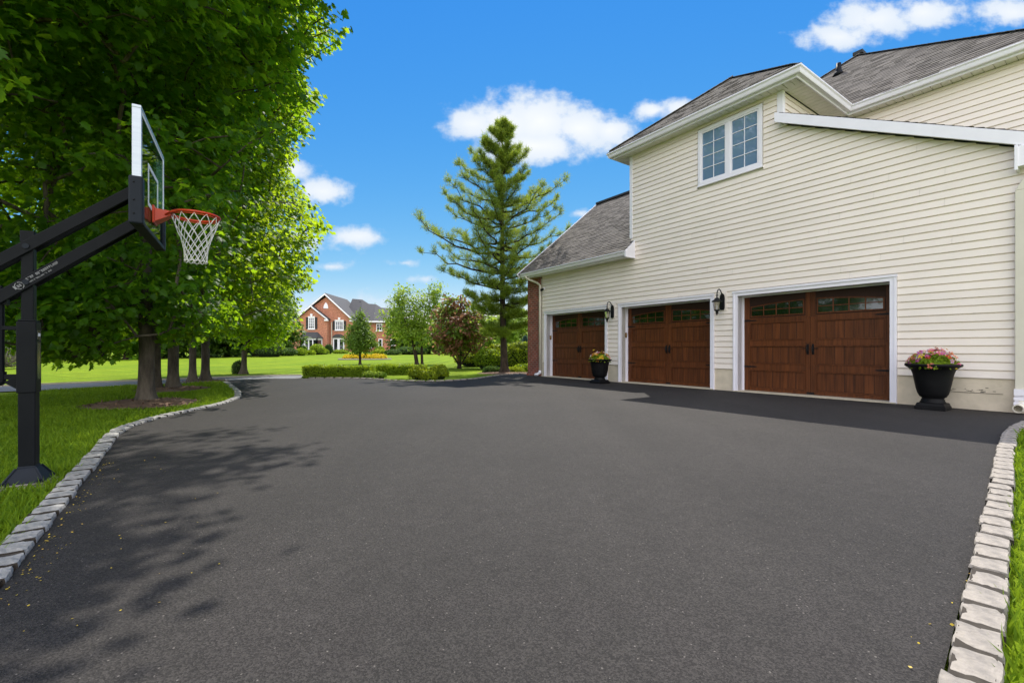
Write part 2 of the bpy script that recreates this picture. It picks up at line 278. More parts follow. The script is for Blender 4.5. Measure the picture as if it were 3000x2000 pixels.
M_YSHRUB = leafmat('golden_shrub_leaf', (.28, .34, .015), (.10, .17, .01), (.52, .60, .03), .4)
M_DSHRUB = leafmat('dark_shrub_leaf', (.06, .115, .02), (.015, .04, .008), (.18, .3, .04), .35)
M_FARLEAF = leafmat('far_leaf', (.07, .13, .014), (.018, .045, .006), (.25, .38, .03), .4)
M_YFLOWER = leafmat('yellow_flower', (.80, .58, .01), (.55, .42, .015), (.75, .58, .02), .35)
M_SPRUCE = leafmat('blue_spruce', (.10, .16, .14), (.03, .06, .055), (.1, .2, .15), .2)
M_GREYTWIG = material('grey_twig', (.26, .22, .19), .9, (.13, .11, .095), 10)
M_CORE = material('shrub_shade', (.010, .022, .004), .95)  # inner shade of the leaf masses, put into a solid dark colour
M_FARBRICK = brick_mat('orange_brick', (.50, .155, .085), (.40, .115, .062), (.52, .33, .24), .24, .085)
M_FARROOF = material('slate_grey_roof', (.075, .074, .078), .85, (.052, .051, .055), 12)
M_SHUTTER = material('black_shutter', (.012, .014, .018), .5)
M_DARKPANE = glass_reflect('dark_house_glass', (.012, .014, .018), .12, .03)

# ------------------------------------------------------------------ mesh helpers
class MB:
    def __init__(s): s.v, s.f, s.m = [], [], []
    def add(s, vs, fs, m=0):
        o = len(s.v); s.v += [tuple(v) for v in vs]; s.f += [tuple(i + o for i in f) for f in fs]; s.m += [m] * len(fs); return s
    def box(s, a, b, m=0):
        x0, y0, z0 = (min(a[i], b[i]) for i in range(3)); x1, y1, z1 = (max(a[i], b[i]) for i in range(3))
        return s.add([(x0, y0, z0), (x1, y0, z0), (x1, y1, z0), (x0, y1, z0), (x0, y0, z1), (x1, y0, z1), (x1, y1, z1), (x0, y1, z1)],
                     [(0, 3, 2, 1), (4, 5, 6, 7), (0, 1, 5, 4), (1, 2, 6, 5), (2, 3, 7, 6), (3, 0, 4, 7)], m)
    def frustum(s, lo, hi, m=0):      # two quads of four points each
        return s.add(list(lo) + list(hi), [(3, 2, 1, 0), (4, 5, 6, 7), (0, 1, 5, 4), (1, 2, 6, 5), (2, 3, 7, 6), (3, 0, 4, 7)], m)
    def beam(s, p, q, w, h, up=(0, 0, 1), m=0):
        p, q = Vector(p), Vector(q); d = (q - p).normalized(); r = d.cross(Vector(up)).normalized(); u = r.cross(d)
        c = [(-1, -1), (1, -1), (1, 1), (-1, 1)]
        return s.frustum([p + r * a * w / 2 + u * b * h / 2 for a, b in c], [q + r * a * w / 2 + u * b * h / 2 for a, b in c], m)
    def prism(s, poly, d, m=0):       # closed outline pushed along d
        n = len(poly); d = Vector(d); a = [Vector(p) for p in poly]
        return s.add(a + [p + d for p in a], [tuple(range(n))[::-1], tuple(range(n, 2 * n))] + [(i, (i + 1) % n, n + (i + 1) % n, n + i) for i in range(n)], m)
    def tube(s, pts, rad, seg=8, m=0, cap=True):
        pts = [Vector(p) for p in pts]; rad = rad if hasattr(rad, '__len__') else [rad] * len(pts)
        vs = []; prev = None
        for i, p in enumerate(pts):
            t = (pts[min(i + 1, len(pts) - 1)] - pts[max(i - 1, 0)]).normalized()
            r = prev - t * prev.dot(t) if prev is not None else t.orthogonal()
            r.normalize(); prev = r; u = t.cross(r)
            vs += [p + (r * math.cos(2 * math.pi * k / seg) + u * math.sin(2 * math.pi * k / seg)) * rad[i] for k in range(seg)]
        fs = [(i * seg + k, i * seg + (k + 1) % seg, (i + 1) * seg + (k + 1) % seg, (i + 1) * seg + k) for i in range(len(pts) - 1) for k in range(seg)]
        if cap: fs += [tuple(range(seg))[::-1], tuple(range((len(pts) - 1) * seg, len(pts) * seg))]
        return s.add(vs, fs, m)
    def lathe(s, prof, seg=32, c=(0, 0, 0), m=0):
        vs = [(c[0] + r * math.cos(2 * math.pi * k / seg), c[1] + r * math.sin(2 * math.pi * k / seg), c[2] + z) for r, z in prof for k in range(seg)]
        fs = [(i * seg + k, i * seg + (k + 1) % seg, (i + 1) * seg + (k + 1) % seg, (i + 1) * seg + k) for i in range(len(prof) - 1) for k in range(seg)]
        fs += [tuple(range(seg))[::-1], tuple(range((len(prof) - 1) * seg, len(prof) * seg))]
        return s.add(vs, fs, m)
    def sphere(s, c, r, seg=10, rings=6, m=0):
        r = r if hasattr(r, '__len__') else (r, r, r); vs = []
        for i in range(rings + 1):
            th = math.pi * i / rings
            vs += [(c[0] + r[0] * math.sin(th) * math.cos(2 * math.pi * k / seg), c[1] + r[1] * math.sin(th) * math.sin(2 * math.pi * k / seg), c[2] - r[2] * math.cos(th)) for k in range(seg)]
        return s.add(vs, [(i * seg + k, i * seg + (k + 1) % seg, (i + 1) * seg + (k + 1) % seg, (i + 1) * seg + k) for i in range(rings) for k in range(seg)], m)
    def obj(s, name, mats, parent=None, smooth=False, bevel=0.0, auto=False):
        me = bpy.data.meshes.new(name); me.from_pydata(s.v, [], s.f); me.validate(); me.update()
        for m in (mats if isinstance(mats, (list, tuple)) else [mats]): me.materials.append(m)
        if len(me.polygons) == len(s.m): me.polygons.foreach_set('material_index', s.m)
        if smooth: me.polygons.foreach_set('use_smooth', [True] * len(me.polygons))
        o = bpy.data.objects.new(name, me); COL.objects.link(o); o.parent = parent
        if bevel:
            b = o.modifiers.new('bevel', 'BEVEL'); b.width = bevel; b.segments = 2; b.limit_method = 'ANGLE'; b.angle_limit = R(40)
        return o

def npmesh(name, V, T, mats, parent=None, mi=None, smooth=False):
    me = bpy.data.meshes.new(name); V = np.ascontiguousarray(V, np.float32); T = np.ascontiguousarray(T, np.int32)
    me.vertices.add(len(V)); me.vertices.foreach_set('co', V.ravel())
    k = T.shape[1]; me.loops.add(T.size); me.loops.foreach_set('vertex_index', T.ravel())
    me.polygons.add(len(T)); me.polygons.foreach_set('loop_start', np.arange(0, T.size, k, dtype=np.int32)); me.polygons.foreach_set('loop_total', np.full(len(T), k, np.int32))
    if mi is not None: me.polygons.foreach_set('material_index', np.asarray(mi, np.int32))
    if smooth: me.polygons.foreach_set('use_smooth', np.ones(len(T), bool))
    for m in (mats if isinstance(mats, (list, tuple)) else [mats]): me.materials.append(m)
    me.update(calc_edges=True)
    o = bpy.data.objects.new(name, me); COL.objects.link(o); o.parent = parent; return o

def tag(o, label=None, cat=None, group=None, kind=None):
    if label: o['label'] = label
    if cat: o['category'] = cat
    if group: o['group'] = group
    if kind: o['kind'] = kind
    return o
def thing(name, label, cat, loc=(0, 0, 0), rz=0.0, group=None):
    o = bpy.data.objects.new(name, None); COL.objects.link(o); o.empty_display_size = .3
    o.location = loc; o.rotation_euler = (0, 0, rz); return tag(o, label, cat, group)
def copy_tree(o, parent=None):
    c = o.copy(); COL.objects.link(c); c.parent = parent
    for ch in list(o.children): copy_tree(ch, c)
    return c

# ------------------------------------------------------------------ foliage helpers
def tmpl(outline, centre=(0, .42), fold=.14, droop=.12):
    P = [centre] + list(outline); n = len(outline)
    V = np.array([(x, y, -fold * abs(x) * 2 - droop * y * y) for x, y in P]); V[0, 2] += fold * .25
    return V, np.array([(0, i + 1, (i + 1) % n + 1) for i in range(n)])
_half = [(.40, .10), (.27, .27), (.60, .50), (.27, .56), (.24, .76)]
LEAF_MAPLE = tmpl([(0, 0)] + _half + [(0, 1.0)] + [(-x, y) for x, y in _half[::-1]])
_h2 = [(.36, .30), (.30, .62)]
LEAF_OVAL = tmpl([(0, 0)] + _h2 + [(0, 1)] + [(-x, y) for x, y in _h2[::-1]])
LEAF_DIAMOND = (np.array([(0, 0, 0), (.36, .45, -.06), (0, 1, -.1), (-.36, .45, -.06)]), np.array([(0, 1, 2), (0, 2, 3)]))
NEEDLE = (np.array([(-.05, 0, 0), (.05, 0, 0), (0, 1, 0)]), np.array([(0, 1, 2)]))
def unit(a): return a / np.maximum(np.linalg.norm(a, axis=1, keepdims=True), 1e-9)
def leaves(name, P, Nrm, T, size, template, mat, parent=None):
    V0, F0 = template; Nrm = unit(Nrm); T = unit(T - Nrm * (T * Nrm).sum(1, keepdims=True)); B = np.cross(T, Nrm)
    s = np.asarray(size).reshape(-1, 1, 1) if np.ndim(size) else size
    V = P[:, None, :] + s * (V0[None, :, 0:1] * B[:, None, :] + V0[None, :, 1:2] * T[:, None, :] + V0[None, :, 2:3] * Nrm[:, None, :])
    k = len(V0); Tr = (F0[None] + (np.arange(len(P)) * k)[:, None, None]).reshape(-1, 3)
    return npmesh(name, V.reshape(-1, 3), Tr, mat, parent)
def in_ellipsoids(n, ells, shell=.45):
    vol = np.array([e[1][0] * e[1][1] * e[1][2] * (e[2] if len(e) > 2 else 1) for e in ells]); pick = RNG.choice(len(ells), n, p=vol / vol.sum())
    c = np.array([e[0] for e in ells])[pick]; r = np.array([e[1] for e in ells])[pick]
    d = unit(RNG.normal(size=(n, 3))); return c + d * r * (RNG.random((n, 1)) ** shell)
def skeleton(trunk_pts, C, r_tip=.012, power=2.35, up_pen=.8):
    """joins cluster centres C to the trunk: nearest node already reached, thickness by pipe model"""
    pos = [np.array(p, float) for p in trunk_pts]; par = [i - 1 for i in range(len(pos))]; nt = len(pos)
    ax = np.array(trunk_pts); dist = np.min(np.linalg.norm(C[:, None, :] - ax[None], axis=2), axis=1)
    arr = np.zeros((nt + 2 * len(C), 3)); arr[:nt] = ax; cnt = nt
    for ci in np.argsort(dist):
        c = C[ci]; A = arr[:cnt]; d = A - c; cost = np.linalg.norm(d, axis=1) + up_pen * np.maximum(0, A[:, 2] - c[2] + .1); cost[:min(2, nt - 1)] += 4
        k = int(np.argmin(cost)); mid = A[k] * .5 + c * .5 + np.array([0, 0, .06 * np.linalg.norm(A[k] - c)]) + RNG.normal(size=3) * .03 * np.linalg.norm(A[k] - c)
        arr[cnt] = mid; par.append(k); arr[cnt + 1] = c; par.append(cnt); cnt += 2
    acc = np.zeros(cnt); has = np.zeros(cnt, bool)
    for i in range(cnt - 1, -1, -1):
        if not has[i]: acc[i] = r_tip ** power
        if par[i] >= 0: acc[par[i]] += acc[i]; has[par[i]] = True
    return arr[:cnt], np.array(par), acc ** (1 / power), nt
def branch_mesh(name, arr, par, rad, nt, mat, parent, rmax=.14, seg=5, rmin=.006):
    V, Fq = [], []; o = 0
    for i in range(nt, len(arr)):
        p = par[i]; a, b = arr[p], arr[i]; d = b - a; L = np.linalg.norm(d)
        if L < 1e-4: continue
        d = d / L; r = np.cross(d, (0.31, .21, .92)); r /= np.linalg.norm(r); u = np.cross(d, r)
        ra = min(rad[i] * 1.08, rmax); rb = min(rad[i] * .9, rmax)
        for q, rr in ((a - d * ra * .3, ra), (b, rb)):
            for k in range(seg):
                t = 2 * math.pi * k / seg; V.append(q + (r * math.cos(t) + u * math.sin(t)) * max(rr, rmin))
        for k in range(seg): Fq.append((o + k, o + (k + 1) % seg, o + seg + (k + 1) % seg, o + seg + k))
        o += 2 * seg
    return npmesh(name, np.array(V), np.array(Fq), mat, parent, smooth=True)
def trunk_mesh(pts, rads, name, mat, parent, flare=1.75, seg=18, flare_h=.45):
    """tapered trunk with a root flare that runs out into buttresses"""
    pts = [Vector(p) for p in pts]; V, Fq = [], []; z0 = pts[0].z; rows = []
    for i in range(len(pts) - 1):
        k = 6 if i == 0 else 4
        for j in range(k): rows.append((pts[i].lerp(pts[i + 1], j / k), rads[i] + (rads[i + 1] - rads[i]) * j / k))
    rows.append((pts[-1], rads[-1])); ph = random.random() * 6
    for p, r in rows:
        h = max(0, 1 - (p.z - z0) / flare_h); fl = 1 + (flare - 1) * h ** 2.4
        for k in range(seg):
            t = 2 * math.pi * k / seg; w = 1 + .05 * math.sin(3 * t + ph + p.z) + .035 * math.sin(7 * t + 2 * p.z) + .16 * h ** 2 * math.sin(5 * t + ph)
            V.append((p.x + r * fl * w * math.cos(t), p.y + r * fl * w * math.sin(t), p.z))
    n = len(rows); Fq = [(i * seg + k, i * seg + (k + 1) % seg, (i + 1) * seg + (k + 1) % seg, (i + 1) * seg + k) for i in range(n - 1) for k in range(seg)]
    return npmesh(name, np.array(V), np.array(Fq), mat, parent, smooth=True)
def spread(C, per, sx, sz, out_c, tilt=.75):
    """leaf positions, normals and pointing directions round cluster centres"""
    n = len(C); P = np.repeat(C, per, 0); P = P + RNG.normal(size=P.shape) * np.array([sx, sx, sz])
    o = P - out_c; o[:, 2] *= .3; o = unit(o)
    Nn = np.array([0, 0, 1.0]) + RNG.normal(size=P.shape) * tilt * .62 + o * .55
    T = o * .7 + RNG.normal(size=P.shape) * .65 + np.array([0, 0, -.55]); return P, Nn, T

SKY_Y = [-60, 0, 25, 50, 85, 110, 135, 160, 190, 215, 240, 265, 290, 320, 345, 380, 430, 470, 520, 560, 600, 640, 700]
SKY_X = [715, 745, 800, 812, 795, 780, 715, 690, 700, 748, 735, 705, 722, 700, 690, 665, 695, 725, 762, 745, 735, 718, 700]
T1_Y = [-60, 0, 25, 50, 85, 110, 135, 160, 190, 215, 240, 265, 290, 320, 345, 400, 450, 520, 600, 680, 760, 860]
T1_X = [715, 745, 800, 812, 795, 780, 715, 690, 700, 748, 735, 705, 722, 712, 650, 560, 600, 570, 600, 570, 540, 480]
# ------------------------------------------------------------------ ground
def build_ground():
    xs = np.concatenate([np.linspace(-500, -60, 12)[:-1], np.linspace(-60, 40, 41), np.linspace(40, 500, 12)[1:]])
    ys = np.concatenate([np.linspace(-80, -8, 8)[:-1], np.linspace(-8, 130, 93), np.linspace(130, 1500, 16)[1:]])
    V = np.array([(x, y, ground_z(y) + (.05 * math.sin(x * .09 + 1) * math.sin(y * .07) if y > 24 else 0)) for y in ys for x in xs]); nx = len(xs)
    Fq = np.array([(j * nx + i, j * nx + i + 1, (j + 1) * nx + i + 1, (j + 1) * nx + i) for j in range(len(ys) - 1) for i in range(nx - 1)])
    tag(npmesh('lawn', V, Fq, M_LAWN, smooth=True), kind='structure')
build_ground()
KERB_L = [(.28, -.60), (1.2, -.615), (2.66, -.62), (4.4, -.63), (5.8, -.64), (6.6, -.66), (7.25, -.60), (7.9, -.38), (8.6, .02), (9.35, .48), (10.4, .80), (11.7, .90), (14.0, .89), (15.5, .86)]
KERB_R = [(1.02, 8.9), (1.05, 8.3), (1.02, 7.6), (.89, 6.3), (.67, 4.47), (.52, 3.2), (.42, 2.29), (.34, 1.6), (.22, .4), (.16, -.45)]
EDGE_F = [(16.05, 3.05), (15.5, 3.9), (14.7, 4.55), (13.2, 5.0), (12.35, 5.75), (12.25, 6.5), (12.7, 7.6), (13.5, 8.7), (14.0, 9.6), (14.15, 10.6)]
def smooth_line(pts, step):
    """resample a polyline (S, n) with a rounded course"""
    P = np.array(pts, float); t = np.concatenate([[0], np.cumsum(np.linalg.norm(np.diff(P, axis=0), axis=1))]); out = []
    n = max(2, int(t[-1] / step))
    fine = np.linspace(0, t[-1], n * 4 + 1); X = np.interp(fine, t, P[:, 0]); Y = np.interp(fine, t, P[:, 1])
    k = 9; ker = np.ones(k) / k
    Xs = np.convolve(np.pad(X, k // 2, 'edge'), ker, 'valid'); Ys = np.convolve(np.pad(Y, k // 2, 'edge'), ker, 'valid')
    return np.stack([Xs, Ys], 1)[::4]
def flat(name, poly, z, mat):
    mb = MB(); mb.add([SN(s, n, z) for s, n in poly], [tuple(range(len(poly)))]); o = mb.obj(name, mat); me = o.data
    if me.polygons[0].normal.z < 0: me.flip_normals()
    return tag(o, kind='structure')
LK = [tuple(p) for p in smooth_line(KERB_L, .25)]; RK = [tuple(p) for p in smooth_line(KERB_R, .25)]; FK = [tuple(p) for p in smooth_line(EDGE_F, .25)]
ASPH = LK + [(15.8, .6), (16.5, 1.0), (16.7, 2.0)] + FK + [(13.1, 10.5), (.9, 10.5)] + RK
flat('driveway', ASPH, 0.0, M_ASPH)
LANE = [(15.6, .75), (15.45, -.3), (15.29, -1.18), (15.05, -3.5), (14.6, -8), (13.6, -20), (11, -45), (14, -45), (16.0, -20), (16.85, -8), (17.2, -4.0), (17.84, -1.38), (18.3, 1.2), (18.35, 2.38), (18.1, 3.3), (16.6, 3.4), (16.0, 2.0)]
flat('lane', LANE, -0.006, M_LANE)
EDGE_LINE = [(16.9, -8), (17.25, -4.0), (17.89, -1.38), (18.35, 1.2), (18.4, 2.38), (18.15, 3.3)]
mb = MB()
for a, b in zip(EDGE_LINE[:-1], EDGE_LINE[1:]): mb.beam(SN(*a, .005), SN(*b, .005), .12, .05)
tag(mb.obj('lane_edge', M_SILL), kind='structure')

def inside(poly, X, Y):
    r = np.zeros(len(X), bool); n = len(poly)
    for i in range(n):
        (x1, y1), (x2, y2) = poly[i], poly[(i + 1) % n]
        c = ((y1 > Y) != (y2 > Y)) & (X < (x2 - x1) * (Y - y1) / (y2 - y1 + 1e-12) + x1); r ^= c
    return r
def dist_line(line, X, Y):
    d = np.full(len(X), 1e9)
    for (x1, y1), (x2, y2) in zip(line[:-1], line[1:]):
        L2 = (x2 - x1) ** 2 + (y2 - y1) ** 2 + 1e-12; t = np.clip(((X - x1) * (x2 - x1) + (Y - y1) * (y2 - y1)) / L2, 0, 1)
        d = np.minimum(d, np.hypot(X - x1 - t * (x2 - x1), Y - y1 - t * (y2 - y1)))
    return d

M_JOINT = material('joint_soil_shade', (.055, .045, .034), .95, (.028, .022, .016), 20)
# kerb stones, each its own block -----------------------------------------------------------------
def block_mesh(name, L, Wd, H, mat, soil_shade=True):
    nx, ny = 5, 4; mb = MB(); V = []
    for j in range(ny + 1):
        for i in range(nx + 1):
            x = (i / nx - .5) * L; y = (j / ny - .5) * Wd; e = min(i, nx - i, j, ny - j)
            z = H + random.uniform(-.003, .003) - (.006 if e == 0 else 0)
            if e == 0: x *= .94; y *= .94; x += random.uniform(-.004, .004); y += random.uniform(-.004, .004)
            V.append((x, y, z))
    Fq = [(j * (nx + 1) + i, j * (nx + 1) + i + 1, (j + 1) * (nx + 1) + i + 1, (j + 1) * (nx + 1) + i) for j in range(ny) for i in range(nx)]
    ring = [i for i in range(nx + 1)] + [j * (nx + 1) + nx for j in range(1, ny + 1)] + [ny * (nx + 1) + i for i in range(nx - 1, -1, -1)] + [j * (nx + 1) for j in range(ny - 1, 0, -1)]
    o = len(V); V += [(V[k][0] / .94 * 1.0, V[k][1] / .94 * 1.0, V[k][2] - .014) for k in ring]; n = len(ring)
    V += [(V[k][0] / .94, V[k][1] / .94, -.06) for k in ring]
    Fq += [(ring[(k + 1) % n], ring[k], o + k, o + (k + 1) % n) for k in range(n)]
    Fq += [(o + (k + 1) % n, o + k, o + n + k, o + n + (k + 1) % n) for k in range(n)]
    mb.add(V, Fq); nt_ = nx * ny
    for k in range(n):                                    # end faces painted dark for soil and contact shade at the joints
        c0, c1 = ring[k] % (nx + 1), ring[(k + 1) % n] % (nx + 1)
        if c0 == c1 and c0 in (0, nx): mb.m[nt_ + k] = int(soil_shade); mb.m[nt_ + n + k] = 1
    ob = mb.obj(name, [mat, M_JOINT], smooth=False); ob.data.update(); me = ob.data; bpy.data.objects.remove(ob); return me
ORD = ['first', 'second', 'third', 'fourth', 'fifth', 'sixth', 'seventh', 'eighth', 'ninth', 'tenth', 'eleventh', 'twelfth']
def kerb(line, off, L, Wd, H, mat, near_label, far_label, group, keep, side, gap=.020, name='kerb_block', nmesh=11, soil_shade=True):
    meshes = [block_mesh(name, L * random.uniform(.93, 1.0) - gap, Wd * random.uniform(.96, 1.04), H * random.uniform(.85, 1.12), mat, soil_shade) for _ in range(nmesh)]
    P = smooth_line(line, L); count = 0; res = []
    for a, b in zip(P[:-1], P[1:]):
        d = b - a; ln = np.linalg.norm(d); nrm = np.array([-d[1], d[0]]) / ln * side; c = (a + b) / 2 + nrm * (off + random.uniform(-.006, .006)); w = SN(c[0], c[1], 0)
        if not keep(w): continue
        res.append((w, SN(*b) - SN(*a), ln))
    res.sort(key=lambda q: q[0].y)
    for w, dv, ln in res:
        o = bpy.data.objects.new(name, random.choice(meshes)); COL.objects.link(o); o.location = (w.x, w.y, 0); o.scale = (ln / L, 1, 1)
        o.rotation_euler = (R(random.uniform(-1, 1)), R(random.uniform(-1, 1)), math.atan2(dv.y, dv.x) + R(random.uniform(-1.5, 1.5)))
        lab = near_label % ORD[count] if count < len(ORD) else far_label(w)
        tag(o, lab, 'kerb stone', group); count += 1
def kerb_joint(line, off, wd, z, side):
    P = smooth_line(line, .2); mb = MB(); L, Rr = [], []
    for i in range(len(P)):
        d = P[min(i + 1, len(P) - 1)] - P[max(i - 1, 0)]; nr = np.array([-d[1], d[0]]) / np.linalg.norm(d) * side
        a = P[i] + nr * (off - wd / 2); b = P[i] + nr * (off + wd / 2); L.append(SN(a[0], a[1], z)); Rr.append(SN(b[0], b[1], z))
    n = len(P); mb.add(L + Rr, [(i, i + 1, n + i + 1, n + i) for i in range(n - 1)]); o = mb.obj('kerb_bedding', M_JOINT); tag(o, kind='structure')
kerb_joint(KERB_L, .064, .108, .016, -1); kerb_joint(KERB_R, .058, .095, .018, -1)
kerb(KERB_L, .064, .16, .128, .028, M_GRANITE, 'grey granite kerb block beside the left lawn, %s from the photo\'s lower left edge',
     lambda w: 'grey granite kerb block in the row curving past the basketball pole' if w.y < 5.8 else 'small pale kerb block on the bend below the row of maple trees', 'kerb blocks edging the left lawn', lambda w: w.y > 1.2, -1)
# the side sign: the left lawn lies at smaller n than the line, so push outwards
kerb(KERB_R, .058, .185, .115, .027, M_GRANITE_L, 'rough pale granite kerb block along the right grass, %s from the bottom edge',
     lambda w: 'pale granite kerb block in the far part of the right-hand row' if w.y < 5.35 else 'kerb block in shade at the garage end of the right-hand row', 'kerb blocks along the right grass strip', lambda w: w.y > .9, -1, gap=.013, soil_shade=False)
kerb(EDGE_F, .05, .30, .10, .035, M_GRANITE_L, 'pale edging stone along the planted bed, %s from the garage corner',
     lambda w: 'pale edging stone along the far planted bed', 'edging stones of the far planted bed', lambda w: True, -1, nmesh=4, name='edging_stone')

# ------------------------------------------------------------------ garage house
HOUSE = thing('garage_house', 'beige siding house with three brown garage doors and grey shingle roofs', 'house', SN(0, DW), math.atan2(-COSA, SINA))
def HL(S, n, z): return Vector((-S, n - DW, z))
DOORS = [(12.25, 9.50), (8.87, 6.13), (5.47, 2.73)]     # S of left and right jamb
SOF_U, SOF_L, FND = 6.35, 3.50, .50
RAKE = lambda S: 5.64 + (S - 4.53) * .506               # lower edge of the white sloping board
WEND = .78
def siding():
    mb = MB(); e = .127; z = FND; holes = [(a + .105, b - .105, -1, 2.262) for a, b in DOORS] + [(6.46, 4.90, 4.88, 6.27)]
    while z < SOF_U:
        z1 = min(z + e, SOF_U)
        hi = 12.46 if z < SOF_L else 8.52
        zt1 = z1
        lo = WEND if RAKE(WEND) > z1 else None
        segs = [(hi, lo)]
        for (ha, hb, h0, h1) in holes:
            if z < h1 - .02 and zt1 > h0 + .02:
                ns = []
                for a, b in segs:
                    bb = b if b is not None else -1e9
                    if hb >= a or ha <= bb: ns.append((a, b)); continue
                    if a > ha: ns.append((a, ha))
                    if hb > bb: ns.append((hb, b))
                segs = ns
        for a, b in segs:
            sl = b is None
            bl = (lambda zz: max(WEND, 4.53 + (zz - 5.64) / .506 if zz < 5.64 + .02 else 4.53))
            b0, b1 = (bl(z), bl(zt1)) if sl else (b, b)
            if a - b0 < .01: continue
            # pieces of board with lapped joints
            cuts = [a]; p = a - random.uniform(1.2, 3.6)
            while p > b0 + .4: cuts.append(p); p -= 3.66
            cuts.append(None)
            for i in range(len(cuts) - 1):
                s0 = cuts[i] - (.003 if i else 0); e0, e1 = (cuts[i + 1], cuts[i + 1]) if cuts[i + 1] is not None else (b0, b1)
                k = .0012 * (i % 2)
                f0 = -.027 - k; f1 = -.014 - k; dz = .005
                prof = [(f0 + .003, z), (f0, z + dz), (f1, zt1 - .015), (-.001, zt1 - .014), (-.001, zt1)]
                vs = []
                for (yy, zz), se in zip(prof, (e0, e0, e1, e1, e1)): vs += [(-s0, yy, zz), (-se, yy, zz)]
                vs += [(-s0, -.0005, z), (-e0, -.0005, z)]
                mb.add(vs, [(0, 1, 3, 2), (2, 3, 5, 4), (4, 5, 7, 6), (6, 7, 9, 8), (10, 11, 1, 0)])
        z = z1
    return mb
siding().obj('siding', M_SIDING, HOUSE)
# backing wall with the openings left out
mb = MB(); zt = 2.19
xs = [13.2] + [v for d in DOORS for v in d] + [WEND]
for i in range(0, len(xs), 2): mb.box(HL(xs[i], DW + .002, -.05), HL(xs[i + 1], DW + .15, zt))
mb.box(HL(13.2, DW + .002, zt), HL(WEND, DW + .15, 3.45)); mb.box(HL(8.52, DW + .002, 3.45), HL(4.53, DW + .15, SOF_U))
mb.prism([HL(4.53, DW + .002, 3.45), HL(WEND, DW + .002, 3.45), HL(WEND, DW + .002, RAKE(WEND)), HL(4.53, DW + .002, 5.64)], (0, .15, 0))
mb.box(HL(13.2, DW + .15, -.05), HL(13.05, 18, 3.45)); mb.box(HL(WEND + .15, DW + .15, -.05), HL(WEND, 18, 3.45)); mb.box(HL(13.05, 17.8, -.05), HL(WEND + .15, 18, 3.45))
mb.box(HL(8.52, DW + .15, 3.45), HL(8.37, 18, SOF_U))
mb.obj('wall', M_CREAM, HOUSE)
# foundation, parged
for a, b in ((9.40, 8.97), (6.03, 5.57), (2.63, WEND), (12.46, 12.36)):
    mb = MB(); mb.box(HL(a, DW - .004, -.05), HL(b, DW + .002, FND)); mb.obj('foundation', M_FOUND, HOUSE)
mb = MB()                                                # chipped streaks on the foundation at the right
for k in range(26):
    s = random.uniform(1.45, 2.0); zz = .30 + random.gauss(0, .02) - (s - 1.7) * .03
    mb.box(HL(s, DW - .0065, zz), HL(s - random.uniform(.01, .05), DW - .004, zz + random.uniform(.003, .012)))
mb.box(HL(1.98, DW - .010, .262), HL(1.36, DW - .004, .270))
mb.obj('foundation_scar', material('grey_scar', (.20, .18, .15), .9), HOUSE)
# corner boards
mb = MB(); mb.box(HL(8.56, DW - .03, SOF_L + .55), HL(8.46, DW + .06, SOF_U)); mb.obj('corner_board', M_WHITE, HOUSE, bevel=.004)
mb = MB(); mb.box(HL(4.62, DW - .03, 5.84), HL(4.50, DW + .07, SOF_U)); mb.obj('corner_board', M_WHITE, HOUSE, bevel=.004)
# wall returning from the upper corner and the second upper wall with the same boards
def plain_siding(p0, p1, z0, z1fun, out, e=.127):
    """lap boards between two points (S, n) with outward direction out (local xy)"""
    mb = MB(); a = HL(*p0, 0); b = HL(*p1, 0); o = Vector((*out, 0)); z = z0
    while z < z1fun:
        z2 = min(z + e, z1fun)
        vs = []
        for yy, zz in ((.024, z), (.027, z + .005), (.014, z2 - .015), (.001, z2 - .014), (.001, z2), (.0005, z)): vs += [a + o * yy + Vector((0, 0, zz)), b + o * yy + Vector((0, 0, zz))]
        mb.add(vs, [(0, 1, 3, 2), (2, 3, 5, 4), (4, 5, 7, 6), (6, 7, 9, 8), (10, 11, 1, 0)]); z = z2
    return mb
N2 = 12.66
plain_siding((4.53, DW + .07), (4.53, N2), 4.6, SOF_U, (1, 0)).obj('siding', M_SIDING, HOUSE)
plain_siding((4.53, N2), (.8, N2), 3.6, SOF_U, (0, -1)).obj('siding', M_SIDING, HOUSE)
mb = MB(); mb.box(HL(4.70, DW + .16, 3.5), HL(4.535, 18, SOF_U)); mb.box(HL(4.53, N2 + .004, 3.5), HL(.8, N2 + .12, SOF_U)); mb.box(HL(.95, N2 + .13, 0), HL(.8, 18, SOF_U)); mb.obj('wall', M_CREAM, HOUSE)
# brick front at the far left corner
mb = MB(); mb.box(HL(13.30, DW - .03, .10), HL(12.56, DW + .30, SOF_L + .02)); mb.box(HL(13.34, DW - .05, -.05), HL(12.54, DW + .3, .10)); mb.obj('brick_pier', M_BRICK, HOUSE)

